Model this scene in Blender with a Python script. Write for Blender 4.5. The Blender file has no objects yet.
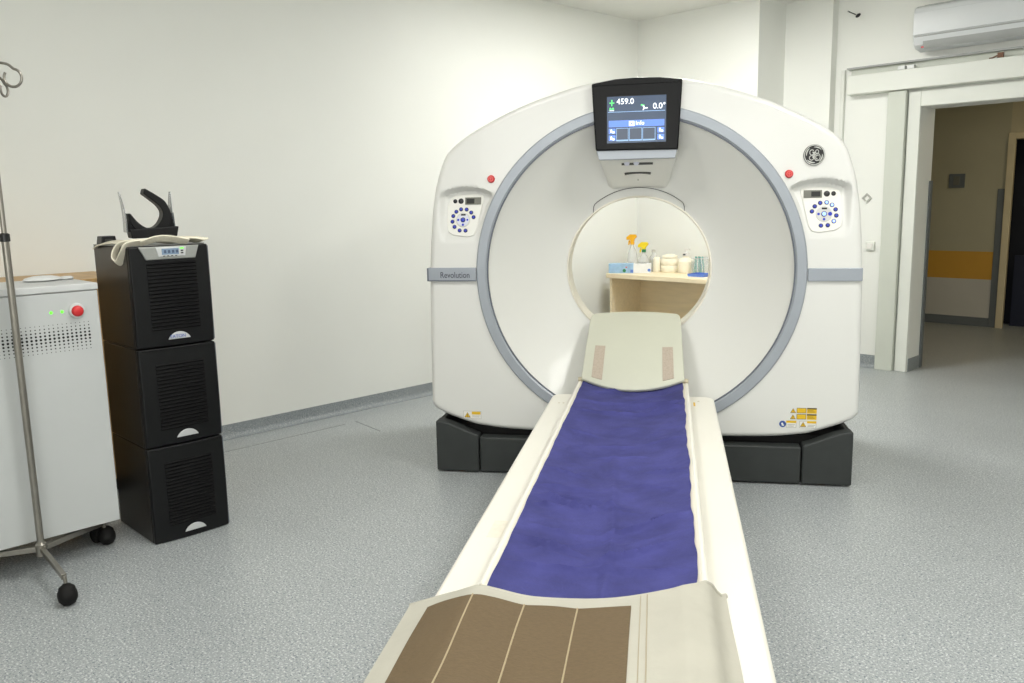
import bpy, bmesh, math, random
from mathutils import Vector, Matrix
random.seed(7)
PI = math.pi
S = bpy.context.scene
COL = S.collection

# ------------------------------------------------------------------ materials
def lin(c):
    c /= 255.0
    return c / 12.92 if c <= 0.04045 else ((c + 0.055) / 1.055) ** 2.4
def rgb(t):
    return (lin(t[0]), lin(t[1]), lin(t[2]), 1.0)
def mat(name, c, rough=0.5, metal=0.0, var=0.04, scale=6.0, bump=0.0, bscale=60.0, emit=None, estr=0.0,
        alpha=None, trans=0.0, coat=0.0, stretch=None, spec=0.5):
    m = bpy.data.materials.new(name)
    m.use_nodes = True
    nt = m.node_tree
    b = nt.nodes['Principled BSDF']
    b.inputs['Roughness'].default_value = rough
    b.inputs['Metallic'].default_value = metal
    b.inputs['Specular IOR Level'].default_value = spec
    if coat: b.inputs['Coat Weight'].default_value = coat
    if trans:
        b.inputs['Transmission Weight'].default_value = trans
        b.inputs['IOR'].default_value = 1.2
    tc = nt.nodes.new('ShaderNodeTexCoord')
    mp = nt.nodes.new('ShaderNodeMapping')
    if stretch: mp.inputs['Scale'].default_value = stretch
    nt.links.new(tc.outputs['Object'], mp.inputs['Vector'])
    n = nt.nodes.new('ShaderNodeTexNoise')
    n.inputs['Scale'].default_value = scale
    n.inputs['Detail'].default_value = 5
    nt.links.new(mp.outputs['Vector'], n.inputs['Vector'])
    r = nt.nodes.new('ShaderNodeValToRGB')
    base = rgb(c)
    lo = tuple(max(0, v * (1 - var)) for v in base[:3]) + (1,)
    hi = tuple(min(1, v * (1 + var)) for v in base[:3]) + (1,)
    r.color_ramp.elements[0].color = lo; r.color_ramp.elements[0].position = 0.3
    r.color_ramp.elements[1].color = hi; r.color_ramp.elements[1].position = 0.7
    nt.links.new(n.outputs['Fac'], r.inputs['Fac'])
    nt.links.new(r.outputs['Color'], b.inputs['Base Color'])
    if bump:
        n2 = nt.nodes.new('ShaderNodeTexNoise')
        n2.inputs['Scale'].default_value = bscale
        n2.inputs['Detail'].default_value = 6
        nt.links.new(mp.outputs['Vector'], n2.inputs['Vector'])
        bp = nt.nodes.new('ShaderNodeBump')
        bp.inputs['Strength'].default_value = bump
        bp.inputs['Distance'].default_value = 0.01
        nt.links.new(n2.outputs['Fac'], bp.inputs['Height'])
        nt.links.new(bp.outputs['Normal'], b.inputs['Normal'])
    if emit:
        b.inputs['Emission Color'].default_value = rgb(emit)
        b.inputs['Emission Strength'].default_value = estr
    if alpha is not None:
        b.inputs['Alpha'].default_value = alpha
    return m

def vinyl_mat(name, c, dark, light, rough, lowfreq=0.06):
    m = bpy.data.materials.new(name); m.use_nodes = True
    nt = m.node_tree; L = nt.links; b = nt.nodes['Principled BSDF']
    b.inputs['Roughness'].default_value = rough
    tc = nt.nodes.new('ShaderNodeTexCoord')
    def noise(sc, det=2, rg=0.6):
        n = nt.nodes.new('ShaderNodeTexNoise'); n.inputs['Scale'].default_value = sc
        n.inputs['Detail'].default_value = det; n.inputs['Roughness'].default_value = rg
        L.new(tc.outputs['Object'], n.inputs['Vector']); return n
    def mix(kind, fac, a, bb):
        x = nt.nodes.new('ShaderNodeMix'); x.data_type = 'RGBA'; x.blend_type = kind
        if isinstance(fac, (int, float)): x.inputs[0].default_value = fac
        else: L.new(fac, x.inputs[0])
        for i, v in ((6, a), (7, bb)):
            if isinstance(v, tuple): x.inputs[i].default_value = v
            else: L.new(v, x.inputs[i])
        return x.outputs[2]
    def ramp(fac, p0, p1):
        r = nt.nodes.new('ShaderNodeValToRGB')
        r.color_ramp.elements[0].position = p0; r.color_ramp.elements[1].position = p1
        L.new(fac, r.inputs['Fac']); return r.outputs['Color']
    k1 = ramp(noise(125, 3, 0.7).outputs['Fac'], 0.56, 0.62)
    k2 = ramp(noise(150, 3, 0.7).outputs['Fac'], 0.57, 0.63)
    big = ramp(noise(1.3, 4).outputs['Fac'], 0.3, 0.75)
    col = mix('MIX', k1, rgb(c), rgb(dark))
    # a second layer offset in space so the pale chips do not sit on the dark ones
    mp = nt.nodes.new('ShaderNodeMapping'); mp.inputs['Location'].default_value = (3.1, 7.7, 1.2)
    L.new(tc.outputs['Object'], mp.inputs['Vector'])
    n3 = nt.nodes.new('ShaderNodeTexNoise'); n3.inputs['Scale'].default_value = 135; n3.inputs['Detail'].default_value = 3
    L.new(mp.outputs['Vector'], n3.inputs['Vector'])
    col = mix('MIX', ramp(n3.outputs['Fac'], 0.55, 0.62), col, rgb(light))
    g = tuple([1 - lowfreq * 2] * 3 + [1]); 
    shade = mix('MIX', big, (1.0, 1.0, 1.0, 1), g)
    col = mix('MULTIPLY', 1.0, col, shade)
    L.new(col, b.inputs['Base Color'])
    bp = nt.nodes.new('ShaderNodeBump'); bp.inputs['Strength'].default_value = 0.03; bp.inputs['Distance'].default_value = 0.004
    L.new(noise(60).outputs['Fac'], bp.inputs['Height']); L.new(bp.outputs['Normal'], b.inputs['Normal'])
    return m

def banded_wall_mat(name, upper, stripe, lower, z0, z1):
    m = bpy.data.materials.new(name); m.use_nodes = True
    nt = m.node_tree; L = nt.links; b = nt.nodes['Principled BSDF']; b.inputs['Roughness'].default_value = 0.55
    tc = nt.nodes.new('ShaderNodeTexCoord'); sp = nt.nodes.new('ShaderNodeSeparateXYZ')
    L.new(tc.outputs['Object'], sp.inputs[0])
    r = nt.nodes.new('ShaderNodeValToRGB'); r.color_ramp.interpolation = 'CONSTANT'
    mr = nt.nodes.new('ShaderNodeMapRange'); mr.inputs['From Max'].default_value = 3.0
    L.new(sp.outputs['Z'], mr.inputs['Value']); L.new(mr.outputs['Result'], r.inputs['Fac'])
    e = r.color_ramp.elements
    e[0].position = 0; e[0].color = rgb(lower)
    e[1].position = z0 / 3.0; e[1].color = rgb(stripe)
    x = e.new(z1 / 3.0); x.color = rgb(upper)
    n = nt.nodes.new('ShaderNodeTexNoise'); n.inputs['Scale'].default_value = 3; n.inputs['Detail'].default_value = 6
    L.new(tc.outputs['Object'], n.inputs['Vector'])
    r2 = nt.nodes.new('ShaderNodeValToRGB'); r2.color_ramp.elements[0].color = (.86, .86, .86, 1); r2.color_ramp.elements[1].color = (1, 1, 1, 1)
    L.new(n.outputs['Fac'], r2.inputs['Fac'])
    mx = nt.nodes.new('ShaderNodeMix'); mx.data_type = 'RGBA'; mx.blend_type = 'MULTIPLY'; mx.inputs[0].default_value = 1
    L.new(r.outputs['Color'], mx.inputs[6]); L.new(r2.outputs['Color'], mx.inputs[7])
    L.new(mx.outputs[2], b.inputs['Base Color'])
    return m

M = {}
M['wall'] = mat('wall_paint', (236, 237, 231), 0.55, var=0.015, scale=1.5, bump=0.03, bscale=40)
M['ceil'] = mat('ceiling_paint', (232, 232, 226), 0.7, var=0.01)
M['floor'] = vinyl_mat('speckled_vinyl', (168, 173, 174), (98, 107, 116), (216, 219, 217), 0.36)
M['cove'] = vinyl_mat('cove_vinyl', (142, 148, 150), (112, 120, 124), (166, 171, 172), 0.45, 0.04)
M['seam'] = mat('seam_grey', (128, 132, 132), 0.6)
M['trim'] = mat('painted_trim', (226, 228, 220), 0.4, var=0.02, scale=3)
M['trimgreen'] = mat('post_board', (205, 209, 198), 0.5, var=0.03, scale=3)
M['guard'] = mat('guard_grey', (104, 109, 110), 0.45)
M['corr'] = banded_wall_mat('corridor_wall', (186, 180, 152), (214, 160, 56), (204, 200, 188), 0.478, 0.757)
M['corrplain'] = mat('corridor_paint', (196, 186, 155), 0.6)
M['corrtrim'] = mat('corridor_frame', (214, 200, 164), 0.5)
M['dark'] = mat('dark_room', (26, 28, 36), 0.8)  # near-black colour stands in for the unlit room past the corridor door
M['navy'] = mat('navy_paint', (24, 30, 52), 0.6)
M['white'] = mat('gantry_white', (222, 222, 217), 0.32, var=0.01, scale=2, coat=0.15)
M['funnel'] = mat('funnel_white', (221, 221, 215), 0.38, var=0.01, scale=2, coat=0.1)
M['shell'] = mat('shell_rim_shade', (196, 198, 199), 0.3, var=0.01)  # greyer than the cover: rim shading put into the colour
M['ringgrey'] = mat('ring_blue_grey', (158, 164, 171), 0.34, metal=0.15, var=0.03, scale=9)
M['bargrey'] = mat('bar_blue_grey', (156, 162, 170), 0.34, metal=0.2, var=0.03, scale=9)
M['edge'] = mat('dark_edge', (96, 102, 112), 0.5)
M['bore'] = mat('bore_cream', (230, 225, 210), 0.35, var=0.02)
M['base'] = mat('base_charcoal', (54, 57, 56), 0.5, spec=0.3, var=0.06, scale=14, bump=0.05, bscale=250)
M['core'] = mat('core_black', (14, 14, 14), 0.7)
M['bezel'] = mat('bezel_black', (9, 10, 11), 0.35, spec=0.18)
M['slot'] = mat('slot_dark', (66, 66, 62), 0.5)
M['red'] = mat('button_red', (205, 44, 48), 0.35)
M['redrim'] = mat('button_red_rim', (226, 104, 100), 0.4)
M['panel'] = mat('panel_white', (230, 229, 222), 0.35, var=0.01)
M['black'] = mat('plastic_black', (22, 22, 24), 0.35, var=0.08, scale=20)
M['btnrim'] = mat('button_rim', (20, 23, 52), 0.35)
M['btnblue'] = mat('button_blue', (40, 54, 165), 0.3, emit=(60, 84, 225), estr=0.12)
M['btnlit'] = mat('button_lit', (150, 180, 250), 0.3, emit=(140, 175, 255), estr=1.0)
M['dialwhite'] = mat('dial_pale', (212, 214, 226), 0.35)
M['dialgrey'] = mat('dial_grey', (205, 205, 200), 0.4)
M['lcddark'] = mat('lcd_dark', (34, 36, 32), 0.3)
M['lcdgrey'] = mat('lcd_grey', (112, 112, 102), 0.4)
M['screen'] = mat('screen_dark_blue', (40, 55, 75), 0.25, var=0.25, scale=6, emit=(44, 62, 86), estr=0.8)
M['scrband'] = mat('screen_band', (75, 110, 190), 0.3, emit=(88, 122, 204), estr=0.9)
M['scrline'] = mat('screen_line', (130, 165, 205), 0.3, emit=(130, 165, 205), estr=0.7)
M['scrbox'] = mat('screen_box', (55, 65, 80), 0.3, emit=(52, 62, 78), estr=0.8)
M['scrwhite'] = mat('screen_white', (240, 244, 250), 0.3, emit=(240, 245, 252), estr=1.0)
M['scrgreen'] = mat('screen_green', (70, 190, 100), 0.3, emit=(80, 205, 110), estr=1.0)
M['logoblack'] = mat('logo_black', (20, 20, 20), 0.3)
M['silver'] = mat('logo_silver', (215, 216, 210), 0.35, metal=0.2)
M['yellow'] = mat('label_yellow', (226, 184, 30), 0.5)
M['labwhite'] = mat('label_white', (232, 230, 224), 0.5)
M['labgrey'] = mat('label_grey', (176, 176, 168), 0.5)
M['labbrown'] = mat('label_brown', (92, 74, 24), 0.5)
M['lablue'] = mat('label_blue', (46, 78, 150), 0.5)
M['ink'] = mat('ink_grey', (66, 70, 78), 0.5)
M['table'] = mat('table_ivory', (235, 232, 220), 0.34, var=0.015, scale=3, coat=0.1)
M['tableside'] = mat('table_side_grey', (205, 206, 202), 0.4)
M['cradle'] = mat('cradle_cream', (232, 226, 208), 0.35, var=0.02)
M['worn'] = mat('worn_sticker', (233, 227, 210), 0.5, var=0.05, scale=60)
M['sheet'] = mat('sheet_violet_blue', (71, 72, 128), 0.85, var=0.2, scale=9, bump=1.0, bscale=20, spec=0.15)
M['headpad'] = mat('headrest_sage', (200, 201, 184), 0.5, var=0.02, scale=4)
M['velcro'] = mat('velcro_tan', (184, 171, 155), 0.9, var=0.08, scale=120, bump=0.3, bscale=400)
M['lug'] = mat('lug_beige', (196, 186, 160), 0.5)
M['padcloth'] = mat('pad_cloth_grey', (184, 181, 168), 0.8, var=0.035, scale=10, bump=0.25, bscale=30, spec=0.2)
M['padbrown'] = mat('pad_vinyl_brown', (107, 91, 68), 0.7, var=0.09, scale=90, bump=0.2, bscale=200, spec=0.2, stretch=(1, 4, 1))
M['piping'] = mat('pad_piping', (176, 160, 128), 0.7)
M['stitch'] = mat('stitch_tan', (170, 160, 138), 0.8)
M['ups'] = mat('ups_black', (19, 20, 21), 0.42, var=0.1, scale=30, bump=0.04, bscale=300, spec=0.25)
M['upsside'] = mat('ups_side_metal', (40, 37, 33), 0.28, var=0.06, scale=10, metal=0.3, spec=0.4)  # brown tint in the colour stands in for wood reflected on the side
M['upslouv'] = mat('ups_louvre', (12, 12, 13), 0.55, spec=0.1)
M['upssilver'] = mat('ups_silver', (160, 162, 158), 0.35, metal=0.35)
M['badge'] = mat('badge_silver', (206, 208, 208), 0.3, metal=0.3)
M['badgeblue'] = mat('badge_blue', (48, 88, 176), 0.4)
M['lcd'] = mat('lcd_blue_grey', (120, 138, 156), 0.25, emit=(110, 132, 158), estr=0.25)
M['lcdink'] = mat('lcd_ink', (70, 86, 110), 0.4)
M['led'] = mat('led_green', (110, 225, 70), 0.4, emit=(110, 235, 60), estr=0.8)
M['cab'] = mat('cabinet_light_grey', (192, 195, 194), 0.42, var=0.02, scale=4, bump=0.02, bscale=200)
M['cabtop'] = mat('cabinet_lid', (202, 204, 203), 0.4)
M['hole'] = mat('hole_black', (24, 24, 24), 0.8)
M['rubber'] = mat('rubber_black', (20, 19, 18), 0.6, spec=0.25, var=0.15, scale=40)
M['steel'] = mat('stand_steel', (150, 146, 138), 0.3, metal=0.85, var=0.06, scale=25)
M['wood'] = mat('honey_wood', (190, 154, 102), 0.45, var=0.16, scale=5, stretch=(1, 9, 9))
M['birch'] = mat('pale_birch', (238, 222, 188), 0.45, var=0.05, scale=5, stretch=(1, 8, 8))
M['foam'] = mat('foam_black', (15, 15, 16), 0.5, var=0.15, scale=30, bump=0.1, bscale=120, spec=0.25)
M['clear'] = mat('clear_acrylic', (120, 126, 130), 0.12, alpha=0.6)
M['cloth'] = mat('strap_cream', (232, 226, 206), 0.85, var=0.05, scale=30, bump=0.2, bscale=150)
M['mouse'] = mat('plastic_pale', (222, 224, 222), 0.3)
M['glass'] = mat('frosted_plastic', (232, 234, 230), 0.3, alpha=0.42)
M['jar'] = mat('thin_clear_plastic', (225, 232, 232), 0.15, alpha=0.2)
M['gauze'] = mat('gauze_white', (240, 234, 214), 0.85, bump=0.3, bscale=90)
M['orange'] = mat('spray_amber', (240, 178, 36), 0.4)
M['lemon'] = mat('spray_lemon', (244, 214, 40), 0.4)
M['green'] = mat('cap_green', (46, 130, 84), 0.4)
M['boxblue'] = mat('carton_blue', (158, 192, 222), 0.5, var=0.14, scale=18)
M['boxwhite'] = mat('carton_white', (232, 234, 234), 0.5, var=0.03, scale=18)
M['teal'] = mat('stick_teal', (70, 150, 140), 0.4)
M['trayblue'] = mat('tray_blue', (94, 128, 206), 0.4)
M['pane'] = mat('fill_window_glass', (235, 240, 240), 0.05, alpha=0.08)  # pane of the added fill window
M['ac'] = mat('ac_white', (216, 219, 220), 0.35, var=0.01)
M['acdark'] = mat('ac_gap', (168, 170, 168), 0.6)
M['brown'] = mat('hook_brown', (112, 74, 48), 0.5)
M['lamp'] = mat('lamp_diffuser', (250, 250, 245), 0.5, emit=(255, 253, 246), estr=3.0)

# ------------------------------------------------------------------ mesh helper
class MB:
    def __init__(s):
        s.v = []; s.f = []; s.m = []; s.mats = []; s.cur = 0
    def use(s, m):
        if m not in s.mats: s.mats.append(m)
        s.cur = s.mats.index(m); return s
    def face(s, idx):
        s.f.append(tuple(idx)); s.m.append(s.cur)
    def add(s, vs):
        b = len(s.v); s.v += [tuple(p) for p in vs]; return b
    def box(s, x0, x1, y0, y1, z0, z1):
        b = s.add([(x0, y0, z0), (x1, y0, z0), (x1, y1, z0), (x0, y1, z0), (x0, y0, z1), (x1, y0, z1), (x1, y1, z1), (x0, y1, z1)])
        for q in ((0, 3, 2, 1), (4, 5, 6, 7), (0, 1, 5, 4), (1, 2, 6, 5), (2, 3, 7, 6), (3, 0, 4, 7)):
            s.face([b + i for i in q])
        return s
    def prism(s, poly, a, b, axis='y'):
        """poly: 2-D points; extruded along axis between a and b."""
        def P(p, t):
            return (p[0], t, p[1]) if axis == 'y' else ((t, p[0], p[1]) if axis == 'x' else (p[0], p[1], t))
        n = len(poly)
        i0 = s.add([P(p, a) for p in poly]); i1 = s.add([P(p, b) for p in poly])
        s.face([i0 + i for i in range(n)]); s.face([i1 + n - 1 - i for i in range(n)])
        for i in range(n):
            j = (i + 1) % n
            s.face((i0 + i, i1 + i, i1 + j, i0 + j))
        return s
    def grid(s, fn, nu, nv, wrap=False):
        b = s.add([fn(i, j) for i in range(nu) for j in range(nv)])
        for i in range(nu if wrap else nu - 1):
            for j in range(nv - 1):
                k = (i + 1) % nu
                s.face((b + i * nv + j, b + k * nv + j, b + k * nv + j + 1, b + i * nv + j + 1))
        return s
    def slab(s, top, bot, nu, nv):
        """closed sheet between two grids"""
        a = s.add([top(i, j) for i in range(nu) for j in range(nv)])
        b = s.add([bot(i, j) for i in range(nu) for j in range(nv)])
        for i in range(nu - 1):
            for j in range(nv - 1):
                q = (i * nv + j, (i + 1) * nv + j, (i + 1) * nv + j + 1, i * nv + j + 1)
                s.face([a + k for k in q]); s.face([b + k for k in reversed(q)])
        rim = [i * nv for i in range(nu)] + [(nu - 1) * nv + j for j in range(1, nv)] + \
              [i * nv + nv - 1 for i in range(nu - 2, -1, -1)] + [j for j in range(nv - 2, 0, -1)]
        for t in range(len(rim)):
            p, q = rim[t], rim[(t + 1) % len(rim)]
            s.face((a + p, b + p, b + q, a + q))
        return s
    def lathe(s, prof, c=(0, 0, 0), seg=24, axis='z'):
        """prof: list of (r, t); closes ends at r=0"""
        def P(r, t, a):
            x, y = r * math.cos(a), r * math.sin(a)
            if axis == 'z': p = (x, y, t)
            elif axis == 'y': p = (x, t, y)
            else: p = (t, x, y)
            return (c[0] + p[0], c[1] + p[1], c[2] + p[2])
        n = len(prof)
        b = s.add([P(r, t, 2 * PI * k / seg) for k in range(seg) for r, t in prof])
        for k in range(seg):
            l = (k + 1) % seg
            for i in range(n - 1):
                if prof[i][0] < 1e-6 and prof[i + 1][0] < 1e-6: continue
                if prof[i][0] < 1e-6: s.face((b + k * n, b + k * n + i + 1, b + l * n + i + 1))
                elif prof[i + 1][0] < 1e-6: s.face((b + k * n + i, b + k * n + i + 1, b + l * n + i))
                else: s.face((b + k * n + i, b + k * n + i + 1, b + l * n + i + 1, b + l * n + i))
        return s
    def tube(s, path, r, seg=10, closed=False):
        pts = [Vector(p) for p in path]; n = len(pts)
        rr = r if isinstance(r, (list, tuple)) else [r] * n
        rings = []
        prev = None
        for i, p in enumerate(pts):
            if closed: t = (pts[(i + 1) % n] - pts[i - 1]).normalized()
            else: t = (pts[min(i + 1, n - 1)] - pts[max(i - 1, 0)]).normalized()
            ref = prev if prev is not None else (Vector((0, 0, 1)) if abs(t.z) < 0.9 else Vector((1, 0, 0)))
            u = (ref - t * ref.dot(t)).normalized(); w = t.cross(u); prev = u
            rings.append(s.add([p + (u * math.cos(2 * PI * k / seg) + w * math.sin(2 * PI * k / seg)) * rr[i] for k in range(seg)]))
        m = n if closed else n - 1
        for i in range(m):
            a, b = rings[i], rings[(i + 1) % n]
            for k in range(seg):
                l = (k + 1) % seg
                s.face((a + k, a + l, b + l, b + k))
        if not closed:
            s.face([rings[0] + k for k in reversed(range(seg))]); s.face([rings[-1] + k for k in range(seg)])
        return s
    def strip(s, path, half, normal, thick):
        """flat ribbon: path of points, half width vector fn or vector, thickness along normal"""
        n = len(path); h = Vector(half); nn = Vector(normal) * thick
        s.slab(lambda i, j: Vector(path[i]) + h * (1 if j else -1) + nn, lambda i, j: Vector(path[i]) + h * (1 if j else -1), n, 2)
        return s
    def build(s, name, m=None, parent=None, off=(0, 0, 0), smooth=None, bevel=0.0, bseg=2, loc=None, rot=None):
        if m is not None and not s.mats: s.mats = [m]
        me = bpy.data.meshes.new(name)
        o = Vector(off)
        me.from_pydata([tuple(Vector(p) - o) for p in s.v], [], s.f)
        for k in s.mats: me.materials.append(M[k] if isinstance(k, str) else k)
        for p, k in zip(me.polygons, s.m): p.material_index = k
        bm = bmesh.new(); bm.from_mesh(me); bmesh.ops.recalc_face_normals(bm, faces=bm.faces); bm.to_mesh(me); bm.free()
        if smooth is not None:
            for p in me.polygons: p.use_smooth = True
            me.set_sharp_from_angle(angle=math.radians(smooth))
        ob = bpy.data.objects.new(name, me); COL.objects.link(ob)
        if parent is not None: ob.parent = parent
        if loc is not None: ob.location = loc
        elif parent is None: ob.location = off
        if rot is not None: ob.rotation_euler = rot
        if bevel:
            b = ob.modifiers.new('bevel', 'BEVEL'); b.width = bevel; b.segments = bseg; b.limit_method = 'ANGLE'
            b.angle_limit = math.radians(40)
            for p in me.polygons: p.use_smooth = True
            me.set_sharp_from_angle(angle=math.radians(35))
            w = ob.modifiers.new('wn', 'WEIGHTED_NORMAL'); w.keep_sharp = True
        return ob

def tag(o, label, cat, group=None):
    o['label'] = label; o['category'] = cat
    if group: o['group'] = group
    return o
def thing(name, label, cat, loc, rotz=0.0, group=None):
    o = bpy.data.objects.new(name, None); COL.objects.link(o)
    o.location = loc; o.rotation_euler = (0, 0, rotz); o.empty_display_size = 0.1
    return tag(o, label, cat, group)
def struct(o):
    o['kind'] = 'structure'; return o
def text(name, body, size, m, parent, loc, rot, depth=0.0008, align='CENTER', xs=1.0):
    cu = bpy.data.curves.new(name, 'FONT'); cu.body = body; cu.size = size; cu.extrude = depth
    cu.align_x = align; cu.align_y = 'CENTER'
    tmp = bpy.data.objects.new('tmp_text', cu); COL.objects.link(tmp)
    bpy.context.view_layer.update()
    me = bpy.data.meshes.new_from_object(tmp.evaluated_get(bpy.context.evaluated_depsgraph_get()))
    me.materials.clear(); me.materials.append(M[m])
    bpy.data.objects.remove(tmp); bpy.data.curves.remove(cu)
    o = bpy.data.objects.new(name, me); COL.objects.link(o)
    o.parent = parent; o.location = loc; o.rotation_euler = rot; o.scale = (xs, 1, 1)
    return o
def sstep(a, b, x):
    t = max(0.0, min(1.0, (x - a) / (b - a))); return t * t * (3 - 2 * t)
def interp(pts, x):
    if x <= pts[0][0]: return pts[0][1]
    for (a, p), (b, q) in zip(pts, pts[1:]):
        if x <= b: return p + (q - p) * (x - a) / (b - a)
    return pts[-1][1]
def catmull(pts, n=8):
    out = []
    P = [pts[0]] + list(pts) + [pts[-1]]
    for i in range(1, len(P) - 2):
        p0, p1, p2, p3 = [Vector(q) for q in P[i - 1:i + 3]]
        for k in range(n):
            t = k / n
            out.append(0.5 * ((2 * p1) + (p2 - p0) * t + (2 * p0 - 5 * p1 + 4 * p2 - p3) * t * t + (3 * p1 - p0 - 3 * p2 + p3) * t ** 3))
    out.append(Vector(pts[-1])); return out
FR = (PI / 2, 0, 0)          # text facing -Y
FX = (PI / 2, 0, PI / 2)     # text facing +X

# ------------------------------------------------------------------ room shell
H = 2.87
XL, YB, YD = -4.69, 6.12, 6.62
struct(MB().box(-5.0, 3.6, -1.8, 9.8, -0.1, 0.0).build('floor', 'floor'))
struct(MB().box(-5.0, 3.6, -1.8, 6.95, H, H + 0.1).build('ceiling', 'ceil'))
struct(MB().box(XL - 0.2, XL, -1.7, 6.95, 0, H).build('wall_left', 'wall'))
struct(MB().box(XL - 0.2, -3.53, YB, 6.95, 0, H).build('wall_back', 'wall'))
struct(MB().box(-3.53, -3.14, 6.53, 6.95, 0, H).build('wall_pillar', 'wall'))
XO0, XO1, ZO, YR = -2.476, -1.22, 1.985, 6.885
w = MB()
w.box(-3.14, XO0, YD, YR, 0, H); w.box(XO0, XO1, YD, YR, ZO, H); w.box(XO1, 3.5, YD, YR, 0, H)
struct(w.build('wall_door', 'wall'))
struct(MB().box(3.5, 3.7, -1.7, 6.95, 0, H).build('wall_right', 'wall'))
w = MB(); WX0, WX1, WZ0, WZ1 = -1.2, 3.0, 0.9, 2.4  # opening for the added fill window
w.box(XL, WX0, -1.9, -1.7, 0, H); w.box(WX1, 3.5, -1.9, -1.7, 0, H); w.box(WX0, WX1, -1.9, -1.7, 0, WZ0); w.box(WX0, WX1, -1.9, -1.7, WZ1, H)
struct(w.build('wall_front', 'wall'))
w = MB()
for a in ((WX0, WX1, WZ0, WZ0 + 0.06), (WX0, WX1, WZ1 - 0.06, WZ1), (WX0, WX0 + 0.06, WZ0 + 0.06, WZ1 - 0.06), (WX1 - 0.06, WX1, WZ0 + 0.06, WZ1 - 0.06), (0.17, 0.23, WZ0 + 0.06, WZ1 - 0.06), (1.57, 1.63, WZ0 + 0.06, WZ1 - 0.06)):
    w.box(a[0], a[1], -1.83, -1.77, a[2], a[3])
win = struct(w.build('fill_window_1', 'trim'))  # added window behind the camera, put in as frontal fill for the scanner
MB().box(WX0 + 0.05, WX1 - 0.05, -1.805, -1.795, WZ0 + 0.05, WZ1 - 0.05).build('fill_window_pane', 'pane', win)
pl_ = bpy.data.lights.new('fill_window_portal', 'AREA'); pl_.shape = 'RECTANGLE'; pl_.size = WX1 - WX0; pl_.size_y = WZ1 - WZ0; pl_.cycles.is_portal = True  # portal guiding sky light through the added fill window
po_ = bpy.data.objects.new('fill_window_portal', pl_); COL.objects.link(po_); po_.location = ((WX0 + WX1) / 2, -1.88, (WZ0 + WZ1) / 2); po_.rotation_euler = (PI / 2, 0, 0)
def cove(a, b, fixed, side, name, h=0.085):
    prof = [(0, 0), (0.035, 0), (0.034, 0.004), (0.02, 0.01), (0.011, 0.02), (0.006, 0.036), (0.005, h), (0, h)]
    m = MB()
    if side == 'x+': m.prism([(fixed + p, z) for p, z in prof], a, b, 'y')
    else:            # facing -y
        m.prism([(fixed - p, z) for p, z in prof], a, b, 'x')
    return struct(m.build(name, 'cove', smooth=40))
cove(-1.7, YB, XL, 'x+', 'baseboard_left')
cove(XL, -3.53, YB, 'y-', 'baseboard_back')
cove(-3.53, -3.14, 6.53, 'y-', 'baseboard_pillar')
cove(-3.14, -2.70, YD, 'y-', 'baseboard_door', 0.1)
# welded floor seams
def seam(x0, y0, x1, y1, wd=0.005):
    d = Vector((x1 - x0, y1 - y0)); n = Vector((-d.y, d.x)).normalized() * wd / 2
    return [(x0 + n.x, y0 + n.y), (x1 + n.x, y1 + n.y), (x1 - n.x, y1 - n.y), (x0 - n.x, y0 - n.y)]
m = MB()
m.prism(seam(-4.431, 1.5, -4.437, 2.81, 0.006), 0, 0.0008, 'z')
m.prism(seam(-4.449, 2.90, -4.14, 2.868, 0.008), 0, 0.0008, 'z')
struct(m.build('trim_1', 'seam'))

# door surround
struct(MB().box(-2.705, -2.572, 6.565, YD, 0, 2.11).build('trim_2', 'trimgreen', bevel=0.004))
w = MB(); w.box(-2.565, XO0 - 0.001, 6.60, YD, 0, ZO + 0.115); w.box(XO0 - 0.001, XO1 + 0.09, 6.60, YD, ZO + 0.001, ZO + 0.115)
w.box(XO1 + 0.001, XO1 + 0.09, 6.60, YD, 0, ZO + 0.115)
struct(w.build('trim_3', 'trim', bevel=0.004))
w = MB(); w.box(XO0, XO0 + 0.006, YD + 0.01, YR - 0.04, 0, 0.1)
struct(w.build('baseboard_jamb', 'cove'))
struct(MB().box(XO0, XO0 + 0.012, YR - 0.04, YR + 0.012, 0, 1.45).build('trim_4', 'guard', bevel=0.003))

# corridor
struct(MB().box(-4.2, -2.66, 9.39, 9.55, 0, 2.7).build('wall_corridor', 'corr'))
w = MB(); w.box(-2.66, -1.7, 9.39, 9.55, 1.86, 2.7); w.box(-1.7, 3.4, 9.39, 9.55, 0, 2.7)
struct(w.build('wall_corridor_right', 'corrplain'))
struct(MB().box(-4.3, -4.2, YR, 9.55, 0, 2.7).build('wall_corridor_left', 'corrplain'))
struct(MB().box(1.4, 1.5, YR, 9.55, 0, 2.7).build('wall_corridor_end', 'corrplain'))
struct(MB().box(-4.3, 3.4, YR, 9.75, 2.7, 2.8).build('ceiling_corridor', 'corrplain'))
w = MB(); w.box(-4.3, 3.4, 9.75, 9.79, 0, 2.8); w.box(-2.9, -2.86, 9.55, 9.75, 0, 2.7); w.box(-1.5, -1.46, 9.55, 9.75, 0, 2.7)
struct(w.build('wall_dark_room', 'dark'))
struct(MB().box(-4.2, -2.73, 9.378, 9.39, 0, 0.09).build('baseboard_corridor', 'guard'))
struct(MB().box(-2.735, -2.665, 9.375, 9.39, 0, 1.385).build('trim_5', 'guard', bevel=0.003))
w = MB(); w.box(-2.665, -2.60, 9.35, 9.39, 0, 1.92); w.box(-2.60, -1.7, 9.35, 9.39, 1.86, 1.92); w.box(-1.76, -1.7, 9.35, 9.39, 0, 1.86)
struct(w.build('trim_6', 'corrtrim', bevel=0.003))
struct(MB().box(-2.6, -1.76, 9.60, 9.63, 0, 0.72).build('wall_dark_dado', 'navy'))
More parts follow.
